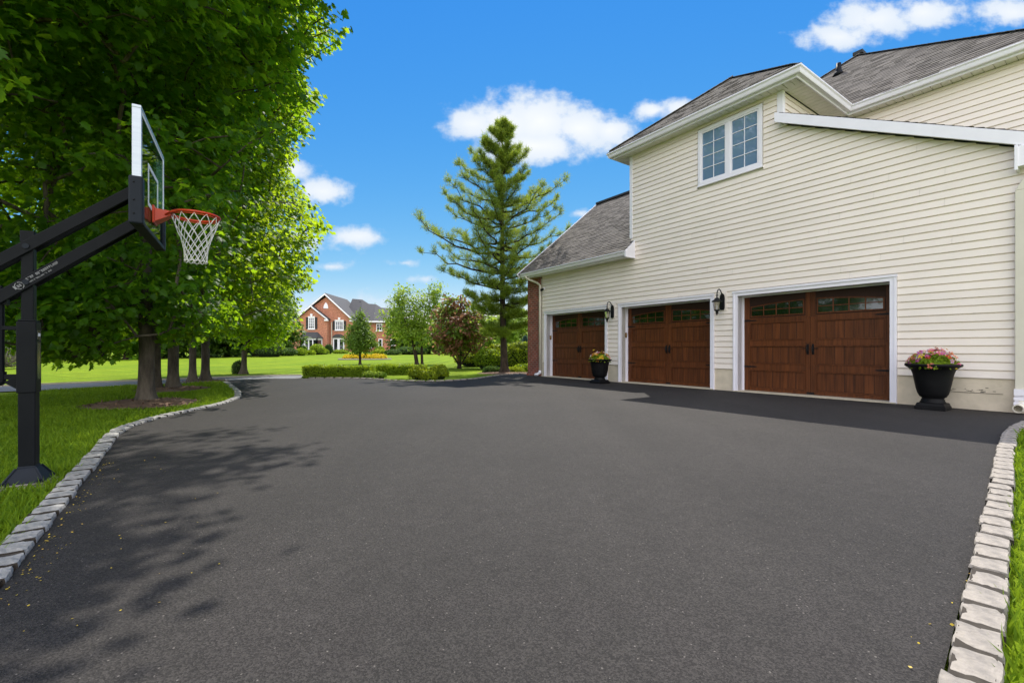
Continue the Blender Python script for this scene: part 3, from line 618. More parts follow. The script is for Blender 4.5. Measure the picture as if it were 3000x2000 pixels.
# --- garage doors
def arch(x, half, z0, rise): return z0 + rise * (1 - (x / half) ** 2)
def garage_door(SL, SR, idx, lab):
    w = SL - SR; Ht = 2.13; zb = .022; x0 = -SL; y = .27; cx = x0 + w / 2
    mb = MB(); mb.box((x0, y, zb), (x0 + w, y + .05, zb + Ht), 1)
    rows = [(.09, .45), (.63, .985), (1.145, 1.50)]
    px = [(x0 + .15, cx - .115), (cx + .115, x0 + w - .15)]
    for z0, z1 in rows:
        for a, b in px:
            lo, hi = zb + z0, zb + z1; t = .020
            mb.box((a - t, y - .022, lo - t), (b + t, y, lo)); mb.box((a - t, y - .022, hi), (b + t, y, hi + t))
            mb.box((a - t, y - .022, lo), (a, y, hi)); mb.box((b, y - .022, lo), (b + t, y, hi))
            n = 7; pw = (b - a) / n
            for k in range(n): mb.box((a + k * pw + .005, y - .004, lo + .004), (a + (k + 1) * pw - .005, y, hi - .004))
    # stiles and section rails laid on the leaf
    for a, b in ((x0, x0 + .128), (cx - .094, cx - .003), (cx + .003, cx + .094), (x0 + w - .128, x0 + w)):
        for k in range(4): mb.box((a, y - .012, zb + k * Ht / 4 + .002), (b, y, zb + (k + 1) * Ht / 4 - .002))
    for a, b in px:
        for z0, z1 in ((0, .07), (.47, .61), (1.005, 1.125), (1.52, 1.63)): mb.box((a - .02, y - .0115, zb + z0 + .001), (b + .02, y, zb + z1))
    d = mb.obj('garage_door', [M_WOOD, M_GROOVE], HOUSE, bevel=.003); d['label'] = lab
    half = w / 2 - .15
    for a, b in px:                                      # arched four-wide window
        zl = zb + 1.675; f = MB(); z0, rise = zb + 1.86, .085; npn = 4; pw = (b - a - .05) / npn; gl = []
        top = lambda x: arch(x - cx, half, z0, rise)
        mid = zb + 1.80
        f.box((a, y - .020, zl - .024), (b, y, zl)); f.box((a, y - .016, zl), (a + .024, y, top(a) + .01)); f.box((b - .024, y - .016, zl), (b, y, top(b) + .01))
        seg = 16
        for k in range(seg):
            xa, xb = a + (b - a) * k / seg, a + (b - a) * (k + 1) / seg
            f.frustum([(xa, y - .016, top(xa)), (xb, y - .016, top(xb)), (xb, y, top(xb)), (xa, y, top(xa))], [(xa, y - .016, top(xa) + .026), (xb, y - .016, top(xb) + .026), (xb, y, top(xb) + .026), (xa, y, top(xa) + .026)])
        for k in range(1, npn):
            x = a + .025 + k * pw; f.box((x - .009, y - .014, zl), (x + .009, y, top(x)))
        for k in range(npn):
            xa, xb = a + .025 + k * pw + (.009 if k else 0), a + .025 + (k + 1) * pw - (.009 if k < npn - 1 else 0)
            f.box((xa, y - .013, mid - .008), (xb, y, mid + .008))
        f.obj('window_frame', M_WOOD, d)
        g = MB(); pts = [(a + .026, y - .009, zl + .002), (b - .026, y - .009, zl + .002)] + [(b - .026 - (b - a - .052) * k / 12, y - .009, top(b - .026 - (b - a - .052) * k / 12)) for k in range(13)]
        g.prism(pts, (0, .003, 0)); g.obj('window_pane', M_PANE, d)
    for sx in (-1, 1):                                   # pull handles
        h = MB(); x = cx + sx * .048; zc = zb + .93
        h.box((x - .021, y - .017, zc - .11), (x + .021, y - .011, zc + .11)); h.tube([(x, y - .012, zc + .085), (x, y - .055, zc + .06), (x, y - .06, zc), (x, y - .055, zc - .06), (x, y - .012, zc - .085)], [.011, .012, .013, .012, .011], 8)
        h.tube([(x, y - .012, zc + .02), (x + sx * .05, y - .03, zc + .02), (x + sx * .10, y - .03, zc + .018)], .007, 6)
        h.obj('handle', M_IRON, d, bevel=.002)
    for sx in (-1, 1):                                   # strap hinges
        for zz in (.54, 1.575):
            h = MB(); xe = x0 + .005 if sx < 0 else x0 + w - .005; L = .30 * -sx
            h.prism([(xe, y - .019, zb + zz - .02), (xe + L * .85, y - .019, zb + zz - .012), (xe + L, y - .019, zb + zz), (xe + L * .85, y - .019, zb + zz + .012), (xe, y - .019, zb + zz + .02)], (0, .007, 0)); h.obj('hinge', M_IRON, d)
    h = MB(); h.box((cx - .07, y - .018, zb + .01), (cx + .07, y - .011, zb + .05)); h.obj('latch_plate', M_IRON, d)
    # casing, jambs and sill
    t = MB(); c = .10; zt = 2.15
    for a in (x0 - c, x0 + w): t.box((a, -.032, 0), (a + c, .0, zt)); t.box((a + .0 if a < x0 else a + .062, -.044, 0), (a + .038 if a < x0 else a + c, -.032, zt + .065))
    t.box((x0 - c, -.032, zt), (x0 + w + c, 0, zt + .10)); t.box((x0 - c - .012, -.052, zt + .07), (x0 + w + c + .012, -.032, zt + .112))
    t.obj('door_casing', M_WHITE, HOUSE, bevel=.003)
    t = MB(); t.box((x0 - .02, .002, .012), (x0, y + .03, zt)); t.box((x0 + w, .002, .012), (x0 + w + .02, y + .03, zt)); t.box((x0 - .02, .002, zt), (x0 + w + .02, y + .03, zt + .02))
    for xx in (x0, x0 + w): t.box((xx - .0 if xx == x0 else xx - .012, y - .05, .02), (xx + .012 if xx == x0 else xx, y - .012, zt))
    t.box((x0, y - .05, zt - .022), (x0 + w, y - .012, zt)); t.obj('door_jamb', M_WHITE, HOUSE)
    t = MB(); t.box((x0 - .09, -.06, -.04), (x0 + w + .09, y + .08, .02)); t.obj('door_sill', M_SILL, HOUSE, bevel=.004)
garage_door(*DOORS[0], 0, 'brown garage door at the brick corner, partly behind the smaller flower urn')
garage_door(*DOORS[1], 1, 'middle brown garage door between the two wall lanterns')
garage_door(*DOORS[2], 2, 'largest looking brown garage door, beside the big flower urn')

# --- upper double window
def upper_window():
    a, b, z0, z1 = -6.44, -4.92, 4.90, 6.25
    w = MB(); t = .075
    w.box((a, -.045, z0), (b, .0, z0 + t)); w.box((a, -.045, z1 - t), (b, 0, z1)); w.box((a, -.045, z0 + t), (a + t, 0, z1 - t)); w.box((b - t, -.045, z0 + t), (b, 0, z1 - t))
    m = (a + b) / 2; w.box((m - .05, -.042, z0 + t), (m + .05, 0, z1 - t)); w.box((a - .02, -.06, z0 - .03), (b + .02, -.0, z0))
    fr = w.obj('window', M_WHITE, HOUSE, bevel=.004)
    for xa, xb in ((a + t, m - .05), (m + .05, b - t)):
        s = MB(); k = .035; zz0, zz1 = z0 + t, z1 - t
        s.box((xa, -.032, zz0), (xb, 0, zz0 + k)); s.box((xa, -.032, zz1 - k), (xb, 0, zz1)); s.box((xa, -.032, zz0 + k), (xa + k, 0, zz1 - k)); s.box((xb - k, -.032, zz0 + k), (xb, 0, zz1 - k))
        xm = (xa + xb) / 2; s.box((xm - .007, -.024, zz0 + k), (xm + .007, -.012, zz1 - k))
        for q in range(1, 4):
            zq = zz0 + k + (zz1 - zz0 - 2 * k) * q / 4
            s.box((xa + k, -.023, zq - .007), (xm - .007, -.012, zq + .007)); s.box((xm + .007, -.023, zq - .007), (xb - k, -.012, zq + .007))
        s.obj('sash', M_WHITE, fr)
        g = MB(); g.box((xa + k, -.012, zz0 + k), (xb - k, -.004, zz1 - k)); g.obj('pane', M_SKYPANE, fr)
upper_window()

# --- roofs of lapped shingles
def shingles(mb, O, e, s, L, a, b, exp=.125):
    """O eave corner, e along the eave, s up the slope, L slope length, a(t)..b(t) extent along e at height t"""
    O, e, s = Vector(O), Vector(e).normalized(), Vector(s).normalized(); n = e.cross(s); n = n if n.z > 0 else -n; t = 0
    while t < L:
        t1 = min(t + exp, L); x = a(t)
        while x < b(t) - .01:
            w = random.choice((.12, .17, .22, .28, .34)); xb = min(x + w, b(t)); k = random.choice((.010, .010, .016)); ov = random.uniform(-.006, .006)
            xu0, xu1 = max(x, a(t1)), min(xb, b(t1))
            if xu1 > xu0:
                p = lambda q, tt, h: O + e * q + s * tt + n * h
                mb.add([p(x, t + ov, k), p(xb, t + ov, k), p(xu1, t1, .003), p(xu0, t1, .003), p(x, t + ov, 0), p(xb, t + ov, 0)], [(0, 1, 2, 3), (4, 5, 1, 0)])
            x = xb
        t = t1
def hip_face(mb, S0, S1, n0, z0, Sa, na, za):
    """triangular front face: eave S0..S1 (S0>S1) at (n0,z0), apex at (Sa,na,za)"""
    O = HL(S0, n0, z0); e = HL(S1, n0, z0) - O; A = HL(Sa, na, za) - O; W_ = e.length; e.normalize(); xa = A.dot(e); s = A - e * xa; L = s.length
    shingles(mb, O, e, s, L, lambda t: xa * t / L, lambda t: W_ - (W_ - xa) * t / L)
def roof_slab(mb, pts, d=.09, m=0):
    mb.prism([HL(*p) for p in pts], (0, 0, -d), m)
# upper hip over the projecting block
Ue = 9.68; Us, Ue1 = 9.05, 4.02; Uz = 6.52; UA = (6.53, 11.75, 8.16)
mb = MB(); hip_face(mb, Us, Ue1, Ue, Uz, *UA)
bk = lambda S, z: (S, 18.0, z)
for (S0, sg) in ((Us, 1), (Ue1, -1)):
    O = HL(S0, Ue, Uz); Aq = HL(*UA)
    e = Vector((0, 1, 0)); up = (Aq - HL(S0, UA[1], Uz)); L = up.length; dn = UA[1] - Ue
    bmax = (8.3 if sg > 0 else (12.25 - Ue))
    shingles(mb, O, e, up, L, lambda t: dn * t / L, lambda t, B=bmax: B, .14)
r1 = mb.obj('roof', M_SHINGLE, HOUSE)
mb = MB(); mb.add([HL(Us, Ue, Uz), HL(Ue1, Ue, Uz), HL(*UA), HL(UA[0], 18, UA[2]), HL(Us, 18, Uz), HL(Ue1, 18, Uz)], [(0, 1, 2), (0, 2, 3, 4), (1, 5, 3, 2), (0, 4, 5, 1)]); mb.obj('roof_deck', M_SHINGLE_D, r1)
for S0 in (Us, Ue1):                                      # hip caps
    c = MB(); p0 = HL(S0, Ue, Uz + .006).lerp(HL(*UA), .02); p1 = HL(*UA) + Vector((0, 0, .006)); n = 22
    for k in range(n): c.beam(p0.lerp(p1, k / n), p0.lerp(p1, (k + 1.1) / n) + Vector((0, 0, .006)), .17, .010)
    c.obj('hip_cap', M_CAP, r1)
# second hip roof, set back on the right
Re = 12.26; RS0, RS1 = 8.9, .80; Rz = 6.50; RA = (5.0, 15.8, 9.47)
mb = MB(); hip_face(mb, RS0, RS1, Re, Rz, *RA); r2 = mb.obj('roof', M_SHINGLE, HOUSE)
mb = MB(); mb.add([HL(RS0, Re, Rz), HL(RS1, Re, Rz), HL(*RA), HL(RA[0], 22, RA[2]), HL(RS0, 22, Rz), HL(RS1, 22, Rz)], [(0, 1, 2), (0, 2, 3, 4), (1, 5, 3, 2), (0, 4, 5, 1)]); mb.obj('roof_deck', M_SHINGLE_D, r2)
for S0 in (RS0, RS1):
    c = MB(); p0 = HL(S0, Re, Rz + .006); p1 = HL(*RA) + Vector((0, 0, .006)); n = 30
    for k in range(n): c.beam(p0.lerp(p1, k / n), p0.lerp(p1, (k + 1.1) / n) + Vector((0, 0, .006)), .18, .010)
    c.obj('hip_cap', M_CAP, r2)
c = MB(); c.box(HL(5.12, 15.72, 9.47), HL(4.88, 17.5, 9.56)); c.obj('ridge_vent', M_SHINGLE_D, r2)
c = MB(); pv = HL(5.165, 14.84, 8.6); c.lathe([(.16, 0), (.10, .10), (.075, .16), (.062, .36), (.045, .36)], 14, pv); c.obj('vent_pipe', M_BLACK, r2, smooth=True)
# lower gable roof at the left
Le = 9.68; Lz = 3.66; LS0, LS1 = 13.36, 8.53; LR = 13.75; LRz = 6.95
mb = MB(); O = HL(LS0, Le, Lz); up = HL(LS0, LR, LRz) - O
shingles(mb, O, (1, 0, 0), up, up.length, lambda t: 0, lambda t: (LS0 - LS1) + (.14 if t < .62 else 0))
r3 = mb.obj('roof', M_SHINGLE, HOUSE)
mb = MB(); mb.prism([HL(LS0, Le, Lz - .002), HL(LS0, LR, LRz - .002), HL(LS0, 17.8, Lz - .002)], (LS0 - LS1, 0, 0)); mb.obj('roof_deck', M_SHINGLE_D, r3)
c = MB(); c.box(HL(13.36, LR - .12, LRz - .03), HL(8.53, LR + .12, LRz + .045)); c.obj('ridge_vent', M_SHINGLE_D, r3)
mb = MB(); d = (HL(LS0, LR, LRz) - O); mb.beam(O + Vector((-.015, 0, -.07)), O + d + Vector((-.015, 0, -.07)), .03, .17); mb.obj('rake_board', M_WHITE, r3)
# lean-to roof behind the white sloping board, and that board
mb = MB(); RT = lambda S: RAKE(S) + .20; O = HL(WEND - .35, DW - .16, RT(WEND - .35) + .012); up = HL(4.53, DW - .16, RT(4.53) + .012) - O
shingles(mb, O, (0, 1, 0), up, up.length, lambda t: 0, lambda t: N2 - DW + .15); r4 = mb.obj('roof', M_SHINGLE, HOUSE)
mb = MB(); mb.prism([HL(4.53, DW - .15, RT(4.53) + .01), HL(WEND - .35, DW - .15, RT(WEND - .35) + .01), HL(WEND - .35, DW - .15, RT(WEND - .35) - .1), HL(4.53, DW - .15, RT(4.53) - .1)], (0, N2 - DW + .145, 0)); mb.obj('roof_deck', M_SHINGLE_D, r4)
mb = MB(); mb.prism([HL(4.60, DW - .19, RAKE(4.60)), HL(WEND - .4, DW - .19, RAKE(WEND - .4)), HL(WEND - .4, DW - .19, RT(WEND - .4)), HL(4.60, DW - .19, RT(4.60))], (0, .035, 0)); mb.obj('rake_board', M_WHITE, HOUSE, bevel=.003)
mb = MB(); mb.prism([HL(4.56, DW - .155, RAKE(4.56) + .03), HL(WEND, DW - .155, RAKE(WEND) + .03), HL(WEND, DW - .155, RAKE(WEND) + .06), HL(4.56, DW - .155, RAKE(4.56) + .06)], (0, .155, 0)); mb.obj('soffit', M_SOFFIT, HOUSE)
mb = MB(); mb.box(HL(1.185, DW - .20, RAKE(1.185) - .32), HL(.3, DW + .0, RAKE(1.185) - .02)); mb.box(HL(1.22, DW - .215, RAKE(1.185) - .37), HL(1.185, DW, RAKE(1.185) + .0)); mb.obj('eave_return', M_WHITE, HOUSE, bevel=.004)

# --- soffits, fascia and gutters
def gutter_profile(o):            # K-style section, outwards = -y, in (y, z) from the fascia foot
    return [(0, 0), (-.075, 0), (-.085, .02), (-.10, .075), (-.125, .10), (-.125, .128), (-.112, .128), (-.108, .112), (0, .112)]
def gutter(path, name='gutter', z=0.0, parent=HOUSE):
    """path of (S,n) along the fascia foot; outside lies on the right of travel (towards the viewer)"""
    prof = gutter_profile(0); mb = MB(); P = [HL(s, n, 0) for s, n in path]; k = len(prof); nr = []
    for i in range(len(P) - 1):
        d = (P[i + 1] - P[i]).normalized(); nr.append(Vector((d.y, -d.x, 0)))
    for i, p in enumerate(P):
        if i == 0: o = nr[0]
        elif i == len(P) - 1: o = nr[-1]
        else:
            o = nr[i - 1] + nr[i]; o = o / (o.length ** 2) * 2
        mb.v += [tuple(p + o * -y + Vector((0, 0, z + zz))) for y, zz in prof]
    for i in range(len(P) - 1):
        for q in range(k - 1): mb.f.append((i * k + q, i * k + q + 1, (i + 1) * k + q + 1, (i + 1) * k + q)); mb.m.append(0)
    mb.f += [tuple(range(k)), tuple(range((len(P) - 1) * k, len(P) * k))[::-1]]; mb.m += [0, 0]
    return mb.obj(name, M_WHITE, parent)
gutter([(9.02, 14.5), (8.95, 9.80), (4.12, 9.80), (4.12, 12.38), (.72, 12.38)], z=6.385)
gutter([(13.25, 9.80), (8.42, 9.80)], z=3.53)
mb = MB(); fz0, fz1 = 6.34, 6.50
mb.box(HL(8.95, 9.80, fz0), HL(4.12, 9.825, fz1)); mb.box(HL(4.145, 9.825, fz0), HL(4.12, 12.38, fz1)); mb.box(HL(4.12, 12.38, fz0), HL(.72, 12.405, fz1)); mb.box(HL(8.95, 9.825, fz0), HL(8.925, 14.5, fz1))
mb.obj('fascia', M_WHITE, HOUSE)
mb = MB(); mb.box(HL(13.3, 9.80, 3.485), HL(8.42, 9.825, 3.65)); mb.obj('fascia', M_WHITE, HOUSE)
def soffit(a0, a1, b0, b1, z, along):     # ribbed underside between S a0..a1 and n b0..b1
    mb = MB(); st = .15
    if along == 'S':
        s = a0
        while s > a1 + .01:
            e = max(s - st, a1); mb.box(HL(s, b0, z), HL(e + .012, b1, z + .02)); s = e
    else:
        s = b0
        while s < b1 - .01:
            e = min(s + st, b1); mb.box(HL(a0, s, z), HL(a1, e - .012, z + .02)); s = e
    mb.obj('soffit', M_SOFFIT, HOUSE)
    mb = MB(); mb.box(HL(a0, b0, z + .022), HL(a1, b1, z + .03)); mb.obj('soffit_backing', M_SOFFIT, HOUSE)
soffit(8.92, 4.16, 9.826, DW - .001, 6.35, 'S'); soffit(4.50, 4.15, DW, 12.64, 6.35, 'n'); soffit(4.50, .74, 12.406, 12.65, 6.35, 'S'); soffit(8.92, 8.55, DW, 14, 6.35, 'n')
soffit(13.3, 8.44, 9.826, DW - .001, 3.49, 'S')
mb = MB(); mb.box(HL(8.44, 9.72, 3.47), HL(8.36, DW - .0, 3.50)); mb.prism([HL(8.42, 9.69, 3.48), HL(8.42, DW - .02, 3.48), HL(8.42, DW - .02, 3.98), HL(8.42, 9.69, 3.66)], (.05, 0, 0)); mb.obj('eave_return', M_WHITE, HOUSE, bevel=.003)
# frieze strip under the soffits and trim at the siding foot
mb = MB(); mb.box(HL(8.46, DW - .024, 6.29), HL(4.62, DW - .001, 6.35)); mb.obj('frieze', M_SIDING, HOUSE)
mb = MB(); mb.box(HL(12.46, DW - .024, 3.44), HL(8.56, DW - .001, 3.49)); mb.obj('frieze', M_SIDING, HOUSE)

# --- downspouts
mb = MB(); pts = [HL(12.95, 9.72, 3.56), HL(12.93, 9.74, 3.46), HL(12.66, 10.0, 3.30), HL(12.53, 10.03, 3.20), HL(12.53, 10.03, .18)]
mb.tube(pts, .042, 10); dsp = mb.obj('downspout', M_CREAM, HOUSE, smooth=True)
mb = MB(); mb.tube([HL(12.53, 10.03, .20), HL(12.53, 10.02, .13), HL(12.60, 9.98, .07), HL(12.70, 9.93, .05)], .052, 10); mb.obj('downspout_boot', M_WHITE, dsp, smooth=True)
mb = MB(); xd = 1.17
def rbox(S, z0, z1, w=.115, dp=.085): mb.box(HL(S + w / 2, DW - .024 - dp, z0), HL(S - w / 2, DW - .024, z1))
rbox(xd, .36, 3.30)
mb.frustum([HL(xd + .0575, DW - .109, 3.30), HL(xd - .0575, DW - .109, 3.30), HL(xd - .0575, DW - .024, 3.30), HL(xd + .0575, DW - .024, 3.30)], [HL(xd - .02, DW - .109, 3.46), HL(xd - .12, DW - .109, 3.40), HL(xd - .12, DW - .024, 3.40), HL(xd - .02, DW - .024, 3.46)])
mb.beam(HL(xd - .07, DW - .066, 3.43), HL(xd - .55, DW - .066, 3.72), .085, .115, up=(0, 1, 0))
dr = mb.obj('downspout', M_CREAM, HOUSE, bevel=.008)
mb = MB(); prof = [(.078, .12), (.078, .17), (.070, .175), (.070, .19), (.078, .195), (.078, .24), (.070, .245), (.070, .26), (.076, .265), (.076, .36), (.05, .362)]
c = HL(xd - .01, DW - .07, 0)
for (r, z0), (r2, z1) in zip(prof[:-1], prof[1:]): mb.box((c.x - r, c.y - r * .8, z0), (c.x + r, c.y + r * .6, z1)) if z1 > z0 + .004 and r == r2 else None
el = MB(); el.tube([(c.x, c.y, .20), (c.x, c.y - .01, .13), (c.x - .01, c.y - .07, .085), (c.x - .02, c.y - .17, .08)], .062, 16, cap=False)
el.tube([(c.x - .02, c.y - .168, .08), (c.x - .02, c.y - .10, .08)], .054, 16, cap=False)
bt = mb.obj('downspout_boot', M_WHITE, dr, bevel=.004); e2 = el.obj('drain_elbow', M_CREAM, dr, smooth=True); e2.modifiers.new('solid', 'SOLIDIFY').thickness = .006

# --- small fittings on the house
def wall_point(S, n, z): return SN(S, n, z)
RZ = math.atan2(-COSA, SINA)
def lantern(S, z, label):
    t = thing('wall_lantern', label, 'lantern', SN(S, DW - .016, z), RZ, 'black lanterns between the garage doors')
    m = MB(); m.box((-.10, -.012, -.22), (.10, 0, .22)); m.obj('mounting_block', M_SIDING, t, bevel=.004)
    m = MB(); prof = [(-.055, -.17), (-.03, -.20), (.03, -.20), (.055, -.17), (.06, .06), (.045, .15), (0, .19), (-.045, .15), (-.06, .06)]
    m.prism([(x, -.045, zz) for x, zz in prof], (0, .033, 0)); m.obj('backplate', M_IRON, t, bevel=.006)
    m = MB(); pts = []
    for k in range(15):
        a = k / 14; ang = math.pi * (1 - a) * 1.0
        pts.append((0, -.045 - .10 * (1 - math.cos(math.pi * a)), .10 + .17 * math.sin(math.pi * a * .93)))
    m.tube(pts, .012, 8); m.sphere((0, pts[-1][1], pts[-1][2] - .01), .022, 8, 6); m.tube([(-.035, pts[-1][1], pts[-1][2] - .012), (.035, pts[-1][1], pts[-1][2] - .012)], .007, 6); m.obj('arm', M_IRON, t, smooth=True)
    yc = pts[-1][1]; z0 = pts[-1][2] - .03
    m = MB(); m.lathe([(.012, z0 + .02), (.016, z0 - .03), (.045, z0 - .05), (.07, z0 - .085), (.115, z0 - .115), (.118, z0 - .13), (.085, z0 - .132)], 8, (0, yc, 0)); m.obj('cap', M_IRON, t)
    zt, zb = z0 - .13, z0 - .32
    m = MB()
    for k in range(6):
        a = math.pi / 3 * k + .3; m.tube([(math.cos(a) * .085, yc + math.sin(a) * .085, zt), (math.cos(a) * .058, yc + math.sin(a) * .058, zb)], .006, 5)
    m.lathe([(.064, zb + .008), (.064, zb - .008), (.03, zb - .03), (.026, zb - .05), (.034, zb - .065), (.012, zb - .10), (.004, zb - .13)], 12, (0, yc, 0)); m.obj('cage', M_IRON, t, smooth=False)
    m = MB(); m.lathe([(.080, zt), (.053, zb + .006)], 6, (0, yc, 0)); m.obj('glass', M_LAMPGLASS, t)
    m = MB(); m.tube([(0, yc, zb), (0, yc, zb + .08)], .014, 8); m.tube([(0, yc, zb + .08), (0, yc, zb + .135)], [.012, .003], 8); m.obj('candle', M_WHITE, t)
lantern(9.19, 2.06, 'black wall lantern left of the middle garage door, over the smaller urn')
lantern(5.82, 2.06, 'black wall lantern between the middle and the right garage door')
def keypad(S, z, label):
    t = thing('door_keypad', label, 'keypad', SN(S, DW + .17, z), RZ, 'opener keypads on the door jambs')
    m = MB(); m.box((0, -.035, -.07), (.018, .035, .07)); m.obj('housing', material('bronze_plastic', (.16, .08, .035), .5), t, bevel=.004)
    m = MB(); m.box((.018, -.026, -.02), (.0205, .026, .055)); m.obj('cover', material('tan_plastic', (.36, .24, .10), .45), t)
keypad(12.25, 1.36, 'small brown opener keypad on the jamb of the door next to the brick')
keypad(8.87, 1.36, 'small brown opener keypad on the jamb of the middle garage door')
t = thing('security_camera', 'small dark security camera under the eave beside the downspout', 'camera', SN(12.36, DW - .02, 3.05), RZ)
m = MB(); m.lathe([(.05, 0), (.05, .03), (.02, .035)], 12, (0, 0, 0)); o = m.obj('base', M_WHITE, t); o.rotation_euler = (R(90), 0, 0)
m = MB(); m.tube([(0, -.03, 0), (.02, -.08, -.01), (.05, -.17, -.05)], [.018, .04, .045], 10); m.obj('lens_housing', M_IRON, t, smooth=True)
t = thing('sconce', 'small round lamp on the outer edge of the brick pier', 'lamp', SN(13.31, DW + .10, 1.95), RZ)
m = MB(); m.sphere((-.07, 0, 0), .055, 10, 8); m.obj('globe', M_CREAM, t, smooth=True); m = MB(); m.tube([(0, 0, .02), (-.04, 0, .07), (-.07, 0, .05)], .012, 6); m.obj('arm', M_IRON, t)

# ------------------------------------------------------------------ flower urns
def urn(S, n, prof, half, label, flabel, dome_r, dome_h, palette, cnt, bsize):
    p = SN(S, n, 0); t = thing('flower_urn', label, 'planter', p, RZ, 'black flower urns by the garage doors')
    m = MB(); zb = prof[0][1]
    m.box((-half, -half, 0), (half, half, zb * .55)); m.frustum([(-half * .97, -half * .97, zb * .55), (half * .97, -half * .97, zb * .55), (half * .97, half * .97, zb * .55), (-half * .97, half * .97, zb * .55)], [(-prof[0][0], -prof[0][0], zb), (prof[0][0], -prof[0][0], zb), (prof[0][0], prof[0][0], zb), (-prof[0][0], prof[0][0], zb)])
    m.obj('plinth', M_URN, t, bevel=.008)
    m = MB(); m.lathe(prof, 44); m.obj('bowl', M_URN, t, smooth=True, bevel=0)
    zr = prof[-1][1] - .04
    m = MB(); m.lathe([(dome_r * .86, 0), (dome_r * .84, .02)], 24, (0, 0, zr)); m.obj('soil', material('potting_soil', (.03, .02, .014), .95), t)
    f = thing('bedding_flowers', flabel, 'flowers', p + Vector((0, 0, zr)), 0, 'bedding flowers in the urns')
    N = 2600; q = unit(RNG.normal(size=(N, 3))); q[:, 2] = np.abs(q[:, 2]); rr = RNG.random((N, 1)) ** .4
    lump = 1 + .16 * np.sin(q[:, :1] * 9 + 1) * np.cos(q[:, 1:2] * 8)
    P = q * rr * np.array([dome_r, dome_r, dome_h * .86]) * lump
    leaves('foliage', P, q + RNG.normal(size=P.shape) * .6, RNG.normal(size=P.shape) + q * .6, RNG.uniform(.03, .055, N), LEAF_OVAL, M_HEDGE, f)
    for k in range(cnt):                                  # five-petalled blossoms, each its own part
        a = random.random() * 2 * math.pi; h = random.random() ** .8; el = math.asin(min(.98, h)); d = Vector((math.cos(a) * math.cos(el), math.sin(a) * math.cos(el), math.sin(el)))
        lum = 1.0 + random.uniform(-.03, .10); c = Vector((d.x * dome_r * lum, d.y * dome_r * lum, d.z * dome_h * lum + .005))
        if k < 5: c.z += random.uniform(.03, .10) * (dome_h / .3)
        mb = MB(); s = bsize * random.uniform(.75, 1.25); z = (d + Vector((random.gauss(0, .25), random.gauss(0, .25), random.gauss(0, .2)))).normalized(); x = z.orthogonal().normalized(); y = z.cross(x); np_ = 5
        for j in range(np_):
            t0 = 2 * math.pi * j / np_; pv = lambda aa, r_, hh: x * math.cos(aa) * r_ + y * math.sin(aa) * r_ + z * hh
            mb.add([pv(t0, .1 * s, 0), pv(t0 - .5, .62 * s, .16 * s), pv(t0 - .22, s, .10 * s), pv(t0 + .22, s, .10 * s), pv(t0 + .5, .62 * s, .16 * s)], [(0, 1, 2, 3, 4)])
        mb.sphere(z * .1 * s, .18 * s, 6, 4, 1); col = random.choice(palette)
        o = mb.obj('blossom', [material('petal_%d_%d_%d' % tuple(int(v * 100) for v in col), col, .6, tuple(v * .8 for v in col), translucent=col, trans_fac=.3), M_YFLOWER], f); o.location = c
BIG = [(.215, .105), (.205, .12), (.19, .14), (.192, .155), (.178, .165), (.182, .185), (.215, .20), (.25, .255), (.275, .33), (.30, .44), (.325, .55), (.352, .62), (.395, .655), (.43, .672), (.455, .685), (.462, .70), (.458, .718), (.44, .722), (.40, .715), (.36, .70)]
BIG = [(r * .75, z) for r, z in BIG]
SMALL = [(.165, .10), (.155, .115), (.145, .13), (.148, .145), (.138, .155), (.145, .17), (.18, .195), (.205, .25), (.222, .33), (.238, .44), (.252, .54), (.272, .605), (.30, .63), (.325, .642), (.335, .655), (.333, .668), (.32, .672), (.29, .665), (.26, .65)]
PINK = (.75, .12, .30); MAG = (.55, .08, .36); LIL = (.62, .30, .58); CORAL = (.80, .22, .14); ORG = (.85, .35, .03); YEL = (.80, .58, .02); WHT = (.85, .82, .78); REDD = (.55, .03, .03); PEACH = (.85, .5, .34)
urn(2.06, 9.62, BIG, .185, 'large wide black urn standing right of the nearest garage door', 'mixed pink, lilac, yellow and orange flowers filling the large urn', .31, .27, [PINK, MAG, LIL, LIL, PINK, CORAL, ORG, YEL, WHT, REDD, PEACH, CORAL], 92, .042)
urn(9.02, 9.36, SMALL, .20, 'smaller slim black urn in front of the door nearest the brick corner', 'mixed orange, white and yellow flowers filling the smaller urn', .30, .25, [ORG, CORAL, ORG, YEL, WHT, PINK, PEACH, REDD, YEL], 64, .042)

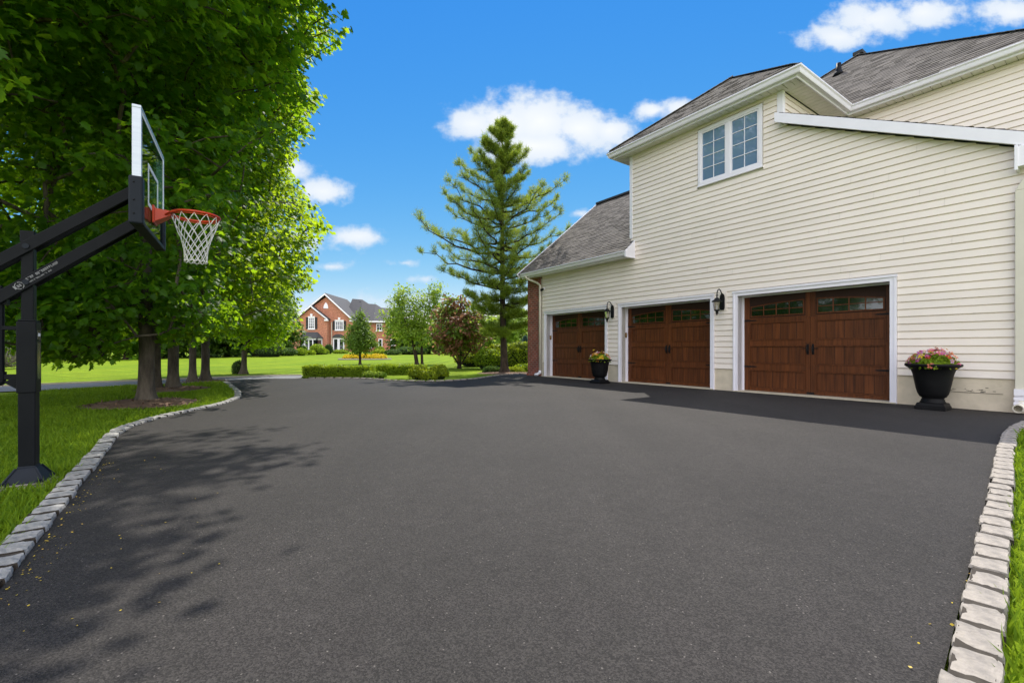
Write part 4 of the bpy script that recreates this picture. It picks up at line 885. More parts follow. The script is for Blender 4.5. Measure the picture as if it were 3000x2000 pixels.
# ------------------------------------------------------------------ basketball hoop
def hoop():
    S0 = 4.62; nP = -.945
    t = thing('basketball_hoop', 'black adjustable basketball hoop with clear backboard and orange rim on the left lawn', 'basketball hoop', SN(S0, nP, -.01), RZ - R(5)); t.scale = (.935, .935, .935)
    # local x = towards smaller S, y = towards the garage
    yB = .70                                              # back of the board
    m = MB(); m.box((-.047, -.047, 0), (.047, .047, .74)); m.obj('pole', M_BLACK, t, bevel=.006)
    m = MB(); m.box((-.034, -.034, .70), (.034, .034, 1.87)); m.box((-.036, -.04, 1.83), (.036, .04, 1.92)); m.obj('upper_pole', M_BLACK, t, bevel=.005)
    m = MB(); m.box((-.054, -.054, .70), (.054, .054, 1.235)); m.box((-.048, -.048, 1.235), (.048, .048, 1.25)); cov = m.obj('pole_cover', M_BLACK, t, bevel=.006)
    m = MB(); m.box((-.03, .0545, 1.10), (.035, .0565, 1.17)); m.box((-.03, .0545, .80), (.03, .0555, 1.08)); m.obj('gauge_window', material('gauge_plastic', (.05, .06, .06), .15), cov)
    m = MB(); m.box((-.02, .0566, 1.125), (.02, .0575, 1.150))
    m.obj('sticker', M_WHITEPAINT, cov)
    m = MB(); q = lambda r, z: [(-r, -r, z), (r, -r, z), (r, r, z), (-r, r, z)]
    m.frustum(q(.112, .03), q(.055, .135)); m.frustum(q(.053, .125), q(.050, .15)); m.obj('base_skirt', M_BLACK_PAD, t, bevel=.005)
    for sx, sy in ((1, 1), (1, -1), (-1, 1), (-1, -1)):
        m = MB(); m.prism([(sx * .048, sy * .048, .142), (sx * .118, sy * .118, .035), (sx * .048, sy * .048, .035)], (sx * .0, sy * .0, .0001)); m.tube([(sx * .055, sy * .055, .137), (sx * .114, sy * .114, .036)], .007, 6)
        m.tube([(sx * .112, sy * .085, .02), (sx * .112, sy * .085, .055)], .010, 6); m.obj('gusset', M_BLACK_PAD, t)
    m = MB(); m.box((-.15, -.15, -.08), (.15, .165, .012)); m.box((-.12, -.12, .012), (.12, .12, .03)); m.obj('concrete_footing', material('weathered_footing', (.22, .20, .17), .9, (.14, .13, .11), 12), t, bevel=.01)
    # arms: parallel pair from behind the pole up to the board
    uz = lambda y: 1.80 + (y) * .84; lz = lambda y: 1.53 + y * .84
    arms = []
    for nm, fz, yb0 in (('upper_arm', uz, -.62), ('lower_arm', lz, -.62)):
        m = MB()
        for sx in (-1, 1): m.beam((sx * .046, yb0, fz(yb0)), (sx * .046, yB - .05, fz(yB - .05)), .018, .078)
        m.beam((0, yB - .35, fz(yB - .35) + .035), (0, yB - .06, fz(yB - .06) + .035), .10, .014); arms.append(m.obj(nm, M_BLACK, t, bevel=.004))
        m = MB(); m.tube([(-.065, 0, fz(0)), (.065, 0, fz(0))], .02, 10); m.obj('pivot_bolt', M_BLACK_PAD, t)
    d = Vector((0, 1, .84)).normalized(); up = Vector((1, 0, 0)).cross(d)
    lt = MB()                                            # small white lettering along the lower arm: an emblem and two lines
    x = .0557
    def bar(a, b, h0, h1): 
        c = Vector((x, 0, lz(0))); lt.prism([c + d * a + up * h0, c + d * b + up * h0, c + d * b + up * h1, c + d * a + up * h1], (.0012, 0, 0))
    def stroke_letter(a, h, w, hh, kind):
        s = hh * .2
        if kind in 'EFLBDPRHUNMK': bar(a, a + s, h, h + hh)
        if kind in 'EFPRBDSOZT': bar(a + s * .5, a + w, h + hh - s, h + hh)
        if kind in 'ELBDSOUZ': bar(a + s * .5, a + w, h, h + s)
        if kind in 'EFBPRHSA': bar(a + s * .5, a + w, h + hh * .42, h + hh * .42 + s)
        if kind in 'HUNMOBDA': bar(a + w - s, a + w, h, h + hh)
        if kind in 'OAS': bar(a, a + s, h + hh * .45 * (kind == 'S'), h + hh)
        if kind == 'I': bar(a, a + s, h, h + hh)
    a = .015
    for ch in 'STAR OUTDOORPLANR':
        if ch != ' ': stroke_letter(a, .006, .010, .017, ch)
        a += .0135
    a = .015
    for ch in 'BASKETBALLUNITS BAE':
        if ch != ' ': stroke_letter(a, -.016, .006, .010, ch)
        a += .0085
    for k in range(18):
        if k in (4, 13): continue
        a0, a1 = 2 * math.pi * k / 18, 2 * math.pi * (k + 1) / 18; c = Vector((x, 0, lz(0))) + d * -.045
        lt.prism([c + d * math.cos(q_) * r + up * math.sin(q_) * r for q_, r in ((a0, .027), (a1, .027), (a1, .023), (a0, .023))], (.0012, 0, 0))
    stroke_letter(-.058, -.010, .010, .020, 'B'); stroke_letter(-.044, -.010, .010, .020, 'D'); bar(-.08, -.072, -.012, .016); bar(-.018, -.010, -.012, .016)
    lt.obj('lettering', M_LETTER, arms[1])
    m = MB(); m.tube([(.0, -.155, 1.36), (.0, -.155, .80)], .026, 12); m.sphere((0, -.155, .79), .034, 10, 8); m.tube([(0, -.155, .86), (0, -.155, .80)], .036, 12)
    m.tube([(.0, -.155, 1.50), (.0, -.155, 1.36)], .017, 10); m.box((-.03, -.20, 1.36), (.03, -.11, 1.44)); act = m.obj('height_actuator', M_BLACK, t, smooth=False)
    m = MB(); m.box((-.02, -.15, .80), (.02, -.054, .84)); m.prism([(-.021, -.13, .78), (-.021, -.05, .72), (-.021, -.05, .84)], (.042, 0, 0)); m.obj('actuator_bracket', M_BLACK, t, bevel=.004)
    m = MB(); m.box((-.02, -.15, 1.17), (.02, -.054, 1.20)); m.obj('actuator_bracket', M_BLACK, t, bevel=.004)
    # backboard
    hw = .535; z0 = 1.975; z1 = z0 + .86; y0, y1 = yB, yB + .055; f = .022
    m = MB(); m.box((-hw, y0, z0), (hw, y1, z0 + f)); m.box((-hw, y0, z1 - f), (hw, y1, z1)); m.box((-hw, y0, z0 + f), (-hw + f, y1, z1 - f)); m.box((hw - f, y0, z0 + f), (hw, y1, z1 - f))
    bb = m.obj('backboard', M_ALU, t, bevel=.003)
    m = MB(); m.box((-hw + f, y1 - .016, z0 + f), (hw - f, y1 - .006, z1 - f)); m.obj('glass', M_BOARDGLASS, bb)
    m = MB(); w, h, zz, k = .23, .34, z0 + .20, .034; yy = y1 - .005
    m.box((-w, yy, zz), (w, yy + .002, zz + k)); m.box((-w, yy, zz + h - k), (w, yy + .002, zz + h)); m.box((-w, yy, zz + k), (-w + k, yy + .002, zz + h - k)); m.box((w - k, yy, zz + k), (w, yy + .002, zz + h - k))
    for a_, b_ in (((-hw + f), (-hw + f + .03)), ((hw - f - .03), (hw - f))): m.box((a_, yy, z0 + f), (b_, yy + .002, z1 - f))
    m.box((-hw + f + .03, yy, z1 - f - .03), (hw - f - .03, yy + .002, z1 - f)); m.obj('target_square', M_WHITEPAINT, bb)
    for sx in (-1, 1):
        m = MB(); a_, b_ = (hw - .06, hw + .02) if sx > 0 else (-hw - .02, -hw + .06)
        m.box((a_, y0 - .018, z0 - .022), (b_, y1 + .012, z0 + .33)); pd = m.obj('corner_pad', M_BLACK_PAD, bb, bevel=.012)
        m = MB(); xs = hw + .0215 if sx > 0 else -hw - .0215
        for zz in (.05, .15, .28): m.sphere((xs, y0 + .015, z0 + zz), .006, 8, 6)
        m.obj('screw', M_IRON, pd)
    m = MB(); m.box((-hw + .06, y0 - .012, z0 - .022), (hw - .06, y1 + .010, z0 + .012)); m.obj('bottom_pad', M_BLACK_PAD, bb, bevel=.006)
    m = MB(); m.box((-.12, y0 - .035, z0 + .05), (.12, y0, z0 + .40)); m.box((-.5, y0 - .02, z0 + .10), (.5, y0, z0 + .14)); m.obj('mounting_frame', M_BLACK, bb)
    # rim and net
    rr = .176; yc = y1 + .115 + rr; zc = z0 + .215
    m = MB(); m.tube([(rr * math.sin(2 * math.pi * k / 40), yc - rr * math.cos(2 * math.pi * k / 40), zc) for k in range(41)], .0105, 10, cap=False)
    m.tube([(rr * .985 * math.sin(2 * math.pi * k / 40), yc - rr * .985 * math.cos(2 * math.pi * k / 40), zc - .018) for k in range(41)], .004, 6, cap=False)
    rm = m.obj('rim', M_RIM, t, smooth=True)
    m = MB(); m.box((-.075, y1 - .004, zc - .11), (.075, y1 + .012, zc + .035)); m.frustum([(-.07, y1 + .012, zc - .10), (.07, y1 + .012, zc - .10), (.07, y1 + .012, zc + .012), (-.07, y1 + .012, zc + .012)], [(-.05, y1 + .122, zc - .03), (.05, y1 + .122, zc - .03), (.05, y1 + .122, zc + .008), (-.05, y1 + .122, zc + .008)])
    for sx in (-1, 1): m.tube([(sx * .05, y1 + .08, zc - .03), (sx * .10, y1 + .125, zc - .012), (sx * .13, yc - rr * .66, zc - .005)], .009, 6)
    m.obj('rim_bracket', M_RIM, rm, bevel=.003)
    m = MB(); lv = [(1.0, 0), (.88, -.07), (.74, -.14), (.62, -.20), (.54, -.25), (.50, -.29), (.475, -.33), (.47, -.37), (.475, -.40)]; nl = 12
    def at(u_, lev):
        i = min(int(lev), len(lv) - 2); fr = lev - i; r_ = (lv[i][0] * (1 - fr) + lv[i + 1][0] * fr) * rr; zz = lv[i][1] * (1 - fr) + lv[i + 1][1] * fr; a_ = 2 * math.pi * u_ / nl
        return (r_ * math.sin(a_), yc + r_ * math.cos(a_), zc - .01 + zz)
    for k in range(nl):
        for sg in (-1, 1):
            pts = [at(k + sg * s_ * .5 + random.gauss(0, .02), s_) for s_ in np.linspace(0, 8, 17)]; m.tube(pts, .0034, 5)
    for k in range(nl): m.tube([at(k + .5 * q_, 8 + .0) if False else at(k + q_, 7.9 - .35 * math.sin(math.pi * q_)) for q_ in np.linspace(0, 1, 6)], .0034, 5)
    m.obj('net', M_NET, rm, smooth=True)
hoop()

# ------------------------------------------------------------------ trees
def maple(name, base, trunk, rads, ells, nclus, per, size, label, group, keep=None, leaf=LEAF_MAPLE, mat=M_MAPLE, sx=.25, sz=.10, cat='maple tree', r_tip=.011, rmax=.13, shell=.42, flare=1.7, bark=M_BARK, extra=None):
    t = thing(name, label, cat, base, 0, group); b = np.array(base)
    C = in_ellipsoids(nclus * 3, ells, shell)
    if extra is not None: C = np.concatenate([C, extra])
    C = C[C[:, 2] > .55]
    if keep is not None: C = C[keep(C)]
    C = C[RNG.permutation(len(C))][:nclus + (0 if extra is None else len(extra))]
    trunk_mesh([Vector(p) - Vector(base) for p in trunk], rads, 'trunk', bark, t, flare)
    arr, par, rad, nt = skeleton([tuple(p) for p in trunk], C, r_tip); top = len(trunk)
    branch_mesh('branchwork', arr - b, par, rad, nt, bark, t, rmax)
    cen = np.array(trunk[-1]) * np.array([1, 1, 1])
    P, Nn, T = spread(C, per, sx, sz, cen)
    if keep is not None:
        k = keep(P, True); P, Nn, T = P[k], Nn[k], T[k]
    leaves('leaves', P - b, Nn, T, RNG.uniform(.72, 1.2, len(P)) * size, leaf, mat, t)
    return t
def sky_keep(ys, xs, jit=14, low=None, front=None, board=True):
    def fn(P, fine=False):
        px, py = project(P); b = np.interp(py, ys, xs); inframe = (py > -25) & (P[:, 1] > .3)
        ok = (~inframe) | (px < b - (0 if fine else 26) + RNG.normal(size=len(P)) * jit)
        if low is not None: ok &= py < low(px) + RNG.normal(size=len(P)) * (4 if fine else 3) - (0 if fine else 14)
        if front is not None: ok &= front(P, px, py)
        ok &= P[:, 2] > .45
        return ok
    return fn
def shade_canopy(n, x0, x1, y0, y1, th):       # unseen boughs added above the view to cast shade on the drive
    P = np.stack([RNG.uniform(x0, x1, n), RNG.uniform(y0, y1, n), np.zeros(n)], 1); P[:, 2] = .95 + .767 * P[:, 1] + .55 + RNG.random(n) * th; return P
G_ROW = 'maple trees in the row along the drive'
LOW1 = lambda px: np.interp(px, [-200, 0, 60, 110, 180, 250, 285, 310, 350, 375, 420, 520, 600], [790, 800, 815, 846, 838, 832, 826, 750, 740, 795, 800, 790, 770])
def front_t1(P, px, py):                  # the hoop stands clear of these boughs
    near = P[:, 1] < 5.0
    return ~(near & (px > -80) & (px < 560) & (py > 120))
B1 = SN(10.35, -.66, -.03)
tr1 = [(B1.x, B1.y, -.03), (B1.x + .01, B1.y, .9), (B1.x - .02, B1.y, 1.75), (B1.x - .05, B1.y + .05, 3.2), (B1.x, B1.y, 5.2), (B1.x + .1, B1.y, 8)]
maple('maple_tree', tr1[0], tr1, [.122, .112, .104, .085, .06, .03],
      [((B1.x - .2, B1.y, 4.0), (4.6, 4.2, 3.4)), ((B1.x + .3, B1.y - .2, 7.6), (4.6, 4.2, 3.8)), ((B1.x - 1.5, B1.y - .6, 1.9), (2.9, 2.4, 1.3), 3.4)], 860, 62, .104,
      'big maple nearest the drive, single thick trunk in a mulch ring', G_ROW, sky_keep(T1_Y, T1_X, 10, LOW1, front_t1),
      extra=shade_canopy(240, -5.2, -1.1, 5.8, 11.8, 2.4))
B0 = (-7.6, 4.7, -.03)
tr0 = [B0, (-7.6, 4.7, 1.6), (-7.4, 4.7, 2.6), (-7.1, 4.8, 4.0), (-6.6, 4.9, 5.6), (-6.2, 4.9, 7.2)]
def front_t0(P, px, py):
    near = P[:, 1] < 6.2
    return ~near | (py < 235 - px * .30) | (px < -60)
maple('maple_tree', B0, tr0, [.17, .16, .15, .11, .08, .04], [((-6.2, 5.0, 5.6), (3.9, 3.3, 3.2)), ((-5.6, 5.2, 7.2), (3.8, 3.2, 2.6))], 430, 52, .122,
      'near maple whose large leaves fill the top left corner, trunk outside the photo', G_ROW, sky_keep(T1_Y, T1_X, 10, None, front_t0),
      extra=shade_canopy(230, -5.0, -1.15, 3.6, 7.4, 2.0))
B2 = SN(13.5, -.35, -.03)
tr2 = [(B2.x, B2.y, -.03), (B2.x, B2.y, 1.2), (B2.x + .05, B2.y, 2.2), (B2.x, B2.y, 4), (B2.x, B2.y, 6.5), (B2.x + .1, B2.y, 9.5)]
LOW2 = lambda px: np.interp(px, [100, 340, 420, 520, 640, 720], [800, 800, 805, 790, 760, 700])
t2 = maple('maple_tree', tr2[0], tr2, [.115, .105, .098, .08, .06, .03], [((B2.x + .4, B2.y, 5.2), (4.3, 3.6, 4.2)), ((B2.x + .6, B2.y, 9.2), (3.9, 3.4, 3.2))], 560, 62, .118,
      'second maple from the basketball hoop, with two trunks close together', G_ROW, sky_keep(SKY_Y, SKY_X, 9, LOW2), extra=shade_canopy(60, -5.0, -1.6, 9.5, 13.5, 2.4), mat=M_MAPLE2)
trunk_mesh([(-.30, -.12, 0), (-.32, -.10, 1.2), (-.5, 0, 2.4), (-.9, .1, 3.6)], [.085, .075, .065, .04], 'trunk', M_BARK, t2)
B3 = SN(16.6, .35, -.03)
tr3 = [(B3.x, B3.y, -.03), (B3.x, B3.y, 1.1), (B3.x, B3.y, 2.2), (B3.x, B3.y, 4.5), (B3.x, B3.y, 7), (B3.x, B3.y, 9)]
maple('maple_tree', tr3[0], tr3, [.115, .105, .095, .08, .06, .03], [((B3.x + .6, B3.y, 5.2), (4.2, 3.6, 3.6)), ((B3.x + .8, B3.y, 8.0), (3.4, 3.2, 2.6))], 640, 60, .12,
      'third maple along the drive, its rounded crown meeting the sky on the right', G_ROW, sky_keep(SKY_Y, SKY_X, 9, lambda px: np.interp(px, [300, 500, 640, 760], [800, 800, 770, 690])), mat=M_MAPLE2)
B3b = pix(443, 876, 13.4); B3b.z = -.03
tr3b = [tuple(B3b), (B3b.x, B3b.y, 1.2), (B3b.x - .1, B3b.y, 2.4), (B3b.x - .3, B3b.y, 5), (B3b.x - .3, B3b.y, 7)]
maple('maple_tree', tr3b[0], tr3b, [.095, .085, .078, .06, .03], [((B3b.x - 1.4, B3b.y, 4.6), (3.2, 3.0, 3.4))], 280, 50, .12,
      'slimmer maple standing left of the third tree of the row', G_ROW, sky_keep(SKY_Y, SKY_X, 9, lambda px: np.interp(px, [300, 640], [805, 780])))
B4 = pix(560, 858, 18.0); B4.z = -.03
tr4 = [tuple(B4), (B4.x + .03, B4.y, .9), (B4.x + .3, B4.y, 1.6), (B4.x + .5, B4.y, 2.6), (B4.x + .5, B4.y, 3.6)]
maple('young_maple', tr4[0], tr4, [.11, .09, .07, .05, .02], [((B4.x + .75, B4.y, 2.6), (2.0, 1.5, 1.7)), ((B4.x + .2, B4.y, 3.6), (1.8, 1.5, 1.6))], 300, 62, .125,
      'young bright green maple beyond the lane, in front of the brick house', G_ROW, sky_keep([600, 660, 700, 760, 820], [640, 680, 690, 690, 640], 7, lambda px: np.interp(px, [480, 560, 640, 700], [812, 812, 812, 770])), mat=M_MAPLE2, sx=.26)

def mulch(c, r, h, label, squash=1.0, n=900):
    V = [(0, 0, h)]; seg = 40; rings = 6; mb = MB()
    for i in range(1, rings + 1):
        for k in range(seg):
            a = 2 * math.pi * k / seg; q = i / rings; rr = r * q * (1 + .09 * math.sin(3 * a + c[0]) + .05 * math.sin(5 * a)); V.append((rr * math.cos(a), rr * math.sin(a) * squash, h * (1 - q ** 2) + random.uniform(0, .012)))
    Fq = [(0, 1 + k, 1 + (k + 1) % seg) for k in range(seg)] + [(1 + (i - 1) * seg + k, 1 + i * seg + k, 1 + i * seg + (k + 1) % seg, 1 + (i - 1) * seg + (k + 1) % seg) for i in range(1, rings) for k in range(seg)]
    mb.add(V, Fq)
    for _ in range(n):                                    # chips
        a = random.random() * 6.283; q = math.sqrt(random.random()) * 1.03; p = Vector((r * q * math.cos(a), r * q * math.sin(a) * squash, h * max(0, 1 - q * q) + .012)); d = Vector((random.gauss(0, 1), random.gauss(0, 1), random.gauss(0, .25))).normalized() * random.uniform(.02, .055); w = d.cross(Vector((0, 0, 1))).normalized() * random.uniform(.006, .014)
        mb.add([p - d - w, p + d - w * .6, p + d + w * .6, p - d + w], [(0, 1, 2, 3)])
    o = mb.obj('mulch_bed', M_MULCH); o.location = c; tag(o, label, 'mulch', 'mulch rings round the trees')
mulch((B1.x, B1.y - .1, -.03), .92, .09, 'ring of brown bark mulch round the big maple nearest the hoop')
mulch((B2.x, B2.y, -.03), .85, .08, 'ring of brown bark mulch round the two-trunked maple')
mulch((B3.x, B3.y, -.03), .7, .05, 'dark mulch ring round the third maple at the lane', n=300)

# conifer beside the garage ----------------------------------------------------------------------
def pine():
    Y0 = 18.6; base = pix(1158, 855, Y0); base.z = -.03; t = thing('pine_tree', 'tall open-branched pine with tufted needles left of the garage roof', 'pine tree', base)
    top = 10.45; ax = lambda z: Vector(((-.02 * z if z < 4 else -.08), 0, z))
    trunk_mesh([ax(0), ax(1.2), ax(3), ax(6), ax(8.5), ax(top)], [.165, .125, .11, .075, .04, .012], 'trunk', M_BARK_D, t, 1.5)
    # reach of the boughs read from the outline: (height, left, right)
    zs = [1.6, 2.2, 3.1, 3.6, 4.4, 5.2, 6.0, 6.8, 7.6, 8.3, 9.0, 9.6, 10.3]; Ls = [1.0, 1.4, 1.8, 2.4, 3.7, 3.4, 2.6, 2.3, 1.5, 1.1, .7, .4, .1]; Rs = [1.2, 1.4, 1.3, 1.6, 1.9, 2.5, 2.6, 1.9, 1.15, .8, .6, .35, .1]
    br = MB(); TP, TD = [], []; z = 1.75; k0 = 0
    def bough(z, az, L, rise, r0):
        d = Vector((math.cos(az), math.sin(az), 0)); pts = [ax(z) + d * L * s + Vector((0, 0, L * (rise * s + .20 * s ** 3))) + Vector((random.gauss(0, .02), random.gauss(0, .02), random.gauss(0, .02))) * L for s in np.linspace(0, 1, 8)]
        br.tube(pts, [max(.007, r0 * (1 - .85 * s)) for s in np.linspace(0, 1, 8)], 6)
        for i in range(1, 8):
            dv = (pts[i] - pts[i - 1]).normalized(); side = dv.cross(Vector((0, 0, 1))).normalized(); sl = .34 * L ** .6 * (1.1 - .09 * i)
            for sg in (-1, 1, random.choice((-1, 1)), 0):
                tip = pts[i] + (dv * .55 + side * sg * random.uniform(.35, 1.0) + Vector((0, 0, random.uniform(.0, .75)))).normalized() * sl * random.uniform(.55, 1.15)
                br.tube([pts[i], pts[i].lerp(tip, .5) + Vector((0, 0, -.02)), tip], [.010, .007, .004], 4)
                for q in (.45, .75, 1.0): TP.append(pts[i].lerp(tip, q)); TD.append((tip - pts[i]).normalized())
            if i > 3: TP.append(pts[i]); TD.append((dv + Vector((0, 0, .4))).normalized())
    while z < top - .25:
        L0, R0 = np.interp(z, zs, Ls), np.interp(z, zs, Rs); nb = 7 if z < 7 else (6 if z < 8.8 else 5); k0 += 1
        for k in range(nb):
            az = 2 * math.pi * (k + .5 * (k0 % 2)) / nb + random.gauss(0, .18); c = math.cos(az); L = (L0 * max(0, -c) ** 1.2 + R0 * max(0, c) ** 1.2 + (L0 + R0) * .36 * abs(math.sin(az))) * random.uniform(.70, 1.0)
            if z < 2.4: L *= .8
            bough(z + random.uniform(-.24, .24), az, max(L, .25), np.interp(z, [1.5, 4, 7, 10], [-.04, .06, .22, .65]), .012 + .013 * L)
        z += .58 if z < 8 else .42
    for q in np.linspace(0, 1, 12): TP.append(ax(top - .9 * (1 - q))); TD.append(Vector((random.gauss(0, .4), random.gauss(0, .4), 1)).normalized())
    br.obj('branchwork', M_BARK_D, t, smooth=True)
    TP = np.array([tuple(p) for p in TP]); TD = np.array([tuple(p) for p in TD]); nn = 15
    P = np.repeat(TP, nn, 0) + RNG.normal(size=(len(TP) * nn, 3)) * .045; D = np.repeat(TD, nn, 0) * .75 + unit(RNG.normal(size=P.shape)) * .95 + np.array([0, 0, .25])
    leaves('needles', P, RNG.normal(size=P.shape), D, RNG.uniform(.11, .19, len(P)), NEEDLE, M_NEEDLE, t)
pine()

def small_tree(name, base, trunks, ells, ncl, per, size, mat, label, cat, bark=M_BARK_D, leaf=LEAF_OVAL, sx=.16, sz=.12, tilt=1.0, rt=.008, group=None, keep=None, mat2=None):
    t = thing(name, label, cat, base, 0, group); b = np.array(base)
    C = in_ellipsoids(ncl, ells, .5) + b
    if keep is not None: C = C[keep(C)]
    for k, (pts, rads) in enumerate(trunks):
        trunk_mesh(pts, rads, 'trunk', bark, t, 1.3, 10, .25)
    main = [tuple(Vector(p) + Vector(base)) for p in trunks[0][0]]
    arr, par, rad, nt = skeleton(main, C, rt); branch_mesh('branchwork', arr - b, par, rad, nt, bark, t, .06)
    P, Nn, T = spread(C, per, sx, sz, np.array(main[-1]), tilt)
    if mat2 is not None:
        q = (np.sin(P[:, 0] * 4.1) * np.sin(P[:, 1] * 3.7) * np.sin(P[:, 2] * 4.6) + RNG.normal(size=len(P)) * .35) > .02
        leaves('tinted_leaves', P[q] - b, Nn[q], T[q], RNG.uniform(.7, 1.25, q.sum()) * size, leaf, mat2, t); P, Nn, T = P[~q], Nn[~q], T[~q]
    leaves('leaves', P - b, Nn, T, RNG.uniform(.7, 1.25, len(P)) * size, leaf, mat, t); return t
p = pix(958, 838, 27.0); p.z = ground_z(27)
small_tree('leafy_tree', p, [([(0, 0, 0), (-.12, 0, .8), (-.35, 0, 1.8), (-.9, 0, 3.0), (-1.2, 0, 3.9)], [.12, .11, .09, .05, .02]), ([(.28, .1, 0), (.25, .1, .9), (.3, 0, 2.0), (.5, 0, 3.4)], [.08, .075, .06, .03])],
           [((-.1, 0, 2.3), (1.9, 1.5, 1.25)), ((-.9, 0, 3.7), (.9, .8, 1.1)), ((.1, 0, 3.9), (.35, .4, 1.2)), ((1.0, 0, 3.7), (.8, .8, 1.2)), ((-1.5, 0, 2.8), (.8, .7, .6))], 330, 26, .13, M_LIGHTLEAF,
           'airy light green tree with two thin trunks right of the brick house', 'tree')
p = pix(1055, 845, 22.6); p.z = ground_z(22.6)
small_tree('bronze_tree', p, [([(0, 0, 0), (0, 0, .5), (0, 0, 1.2), (.05, 0, 2.4), (.05, 0, 3.6)], [.10, .085, .07, .045, .02]), ([(.02, 0, .1), (-.3, 0, .6), (-.7, .1, 1.3)], [.05, .045, .03]), ([(.02, 0, .1), (.3, 0, .55), (.65, .1, 1.1)], [.05, .045, .03])],
           [((0, 0, 1.75), (1.45, 1.3, 1.15)), ((-.35, 0, 2.8), (.85, .8, .7)), ((.45, 0, 2.7), (.8, .8, .7)), ((.0, 0, 3.3), (.45, .4, .65))], 260, 20, .17, M_BGREEN, 'bronze and dark green broadleaf tree beside the pine trunk', 'tree', mat2=M_BRONZE)
p = pix(827, 838, 27.2); p.z = ground_z(27.2)
small_tree('conical_tree', p, [([(0, 0, 0), (0, 0, .7), (0, 0, 2), (0, 0, 3.4)], [.075, .07, .045, .01])], [((0, 0, 1.35), (1.0, .9, .75)), ((0, 0, 1.95), (.75, .7, .7)), ((0, 0, 2.65), (.42, .42, .6)), ((0, 0, 3.15), (.18, .18, .45))], 300, 30, .10, M_CONE,
           'small cone-shaped green tree on a short trunk before the brick house', 'tree', sx=.12, sz=.10)

# ------------------------------------------------------------------ hedges and shrubs
def blob(name, c, parts, n, size, mat, label, cat, group=None, flatness=None, tilt=1.0, leaf=LEAF_DIAMOND, core=.86):
    """leafy mass over ellipsoids given relative to c: ((dx,dy,dz),(rx,ry,rz))"""
    t = thing(name, label, cat, c, 0, group); m = MB()
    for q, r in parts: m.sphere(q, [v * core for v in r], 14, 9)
    m.obj('shade_core', M_CORE, t, smooth=True)  # solid dark core blocks the view through, painted as inner shade
    ar = np.array([r[0] * r[1] + r[0] * r[2] + r[1] * r[2] for q, r in parts]); k = RNG.choice(len(parts), n, p=ar / ar.sum()); cc = np.array([q for q, r in parts])[k]; rr = np.array([r for q, r in parts])[k]
    d = unit(RNG.normal(size=(n, 3))); d[:, 2] = np.where(d[:, 2] < -.35, -d[:, 2], d[:, 2]); w = RNG.uniform(.84, 1.06, (n, 1)) * (1 + .06 * np.sin(d[:, :1] * 11 + cc[:, :1] * 3) * np.sin(d[:, 1:2] * 9) + .04 * np.sin(d[:, 2:3] * 17))
    P = cc + d * rr * w; P[:, 2] = np.maximum(P[:, 2], .02)
    leaves('foliage', P, d + RNG.normal(size=P.shape) * .6 * tilt, RNG.normal(size=P.shape) + np.array([0, 0, .7]) + d * .5, RNG.uniform(.7, 1.3, n) * size, leaf, mat, t); return t
def hedge(a, b, wd, h, n, size, mat, label, group):
    """clipped hedge between two ground points"""
    a, b = Vector(a), Vector(b); L = (b - a).length; t = thing('clipped_hedge', label, 'hedge', a, math.atan2(b.y - a.y, b.x - a.x), group)
    m = MB(); m.box((.04, -wd / 2 + .04, 0), (L - .04, wd / 2 - .04, h - .05)); m.obj('shade_core', M_CORE, t, bevel=.05)
    P = RNG.random((n, 3)) * np.array([L, wd, h]) - np.array([0, wd / 2, 0]); f = RNG.choice(5, n, p=[.34, .3, .24, .06, .06]); j = RNG.normal(size=n) * .018
    nn = np.zeros((n, 3))
    for k, (ax_, v, s) in enumerate(((1, -wd / 2, -1), (2, h, 1), (1, wd / 2, 1), (0, 0, -1), (0, L, 1))):
        q = f == k; P[q, ax_] = v + j[q]; nn[q, ax_] = s
    rnd = np.minimum(h - P[:, 2], .12) / .12; ee = np.abs(P[:, 1]) / (wd / 2); P[:, 2] -= np.maximum(0, ee - .75) ** 2 * .5 * (f == 1); P[:, 2] += .02 * np.sin(P[:, 0] * 5) * np.sin(P[:, 0] * 2.3 + 1) * (P[:, 2] > .2)
    leaves('foliage', P, nn + RNG.normal(size=P.shape) * .6, RNG.normal(size=P.shape) + np.array([0, 0, .8]), RNG.uniform(.7, 1.3, n) * size, LEAF_DIAMOND, mat, t)
GH = 'clipped hedges at the lane'
hedge(pix(697, 866, 15.25) * Vector((1, 1, 0)) if False else Vector((-6.98, 15.45, -.03)), Vector((-4.78, 15.55, -.03)), .62, .40, 9000, .05, M_HEDGE, 'long low clipped hedge where the drive meets the lane', GH)
hedge(Vector((-5.2, 17.6, -.03)), Vector((-3.35, 17.7, -.03)), .6, .36, 6000, .05, M_HEDGE, 'shorter clipped hedge set back behind the round golden shrubs', GH)
def at(px, py, Y): q = pix(px, py, Y); q.z = ground_z(Y); return q
GS = 'low shrubs in the bed by the drive'
blob('round_shrub', at(962, 873, 14.2), [((0, 0, .2), (.30, .28, .24))], 2600, .06, M_YSHRUB, 'left one of three rounded golden green shrubs at the edge of the drive', 'shrub', GS)
blob('round_shrub', at(1008, 873, 14.3), [((0, 0, .22), (.30, .28, .25))], 2600, .06, M_YSHRUB, 'right one of three rounded golden green shrubs at the edge of the drive', 'shrub', GS)
blob('round_shrub', at(986, 874, 13.95), [((0, 0, .14), (.22, .2, .18))], 1600, .055, M_YSHRUB, 'lowest, middle one of three rounded golden shrubs at the drive edge', 'shrub', GS)
blob('round_shrub', at(848, 866, 15.1), [((0, 0, .10), (.22, .2, .14))], 1200, .05, M_LIGHTLEAF, 'small pale shrub at the right end of the long clipped hedge', 'shrub', GS)
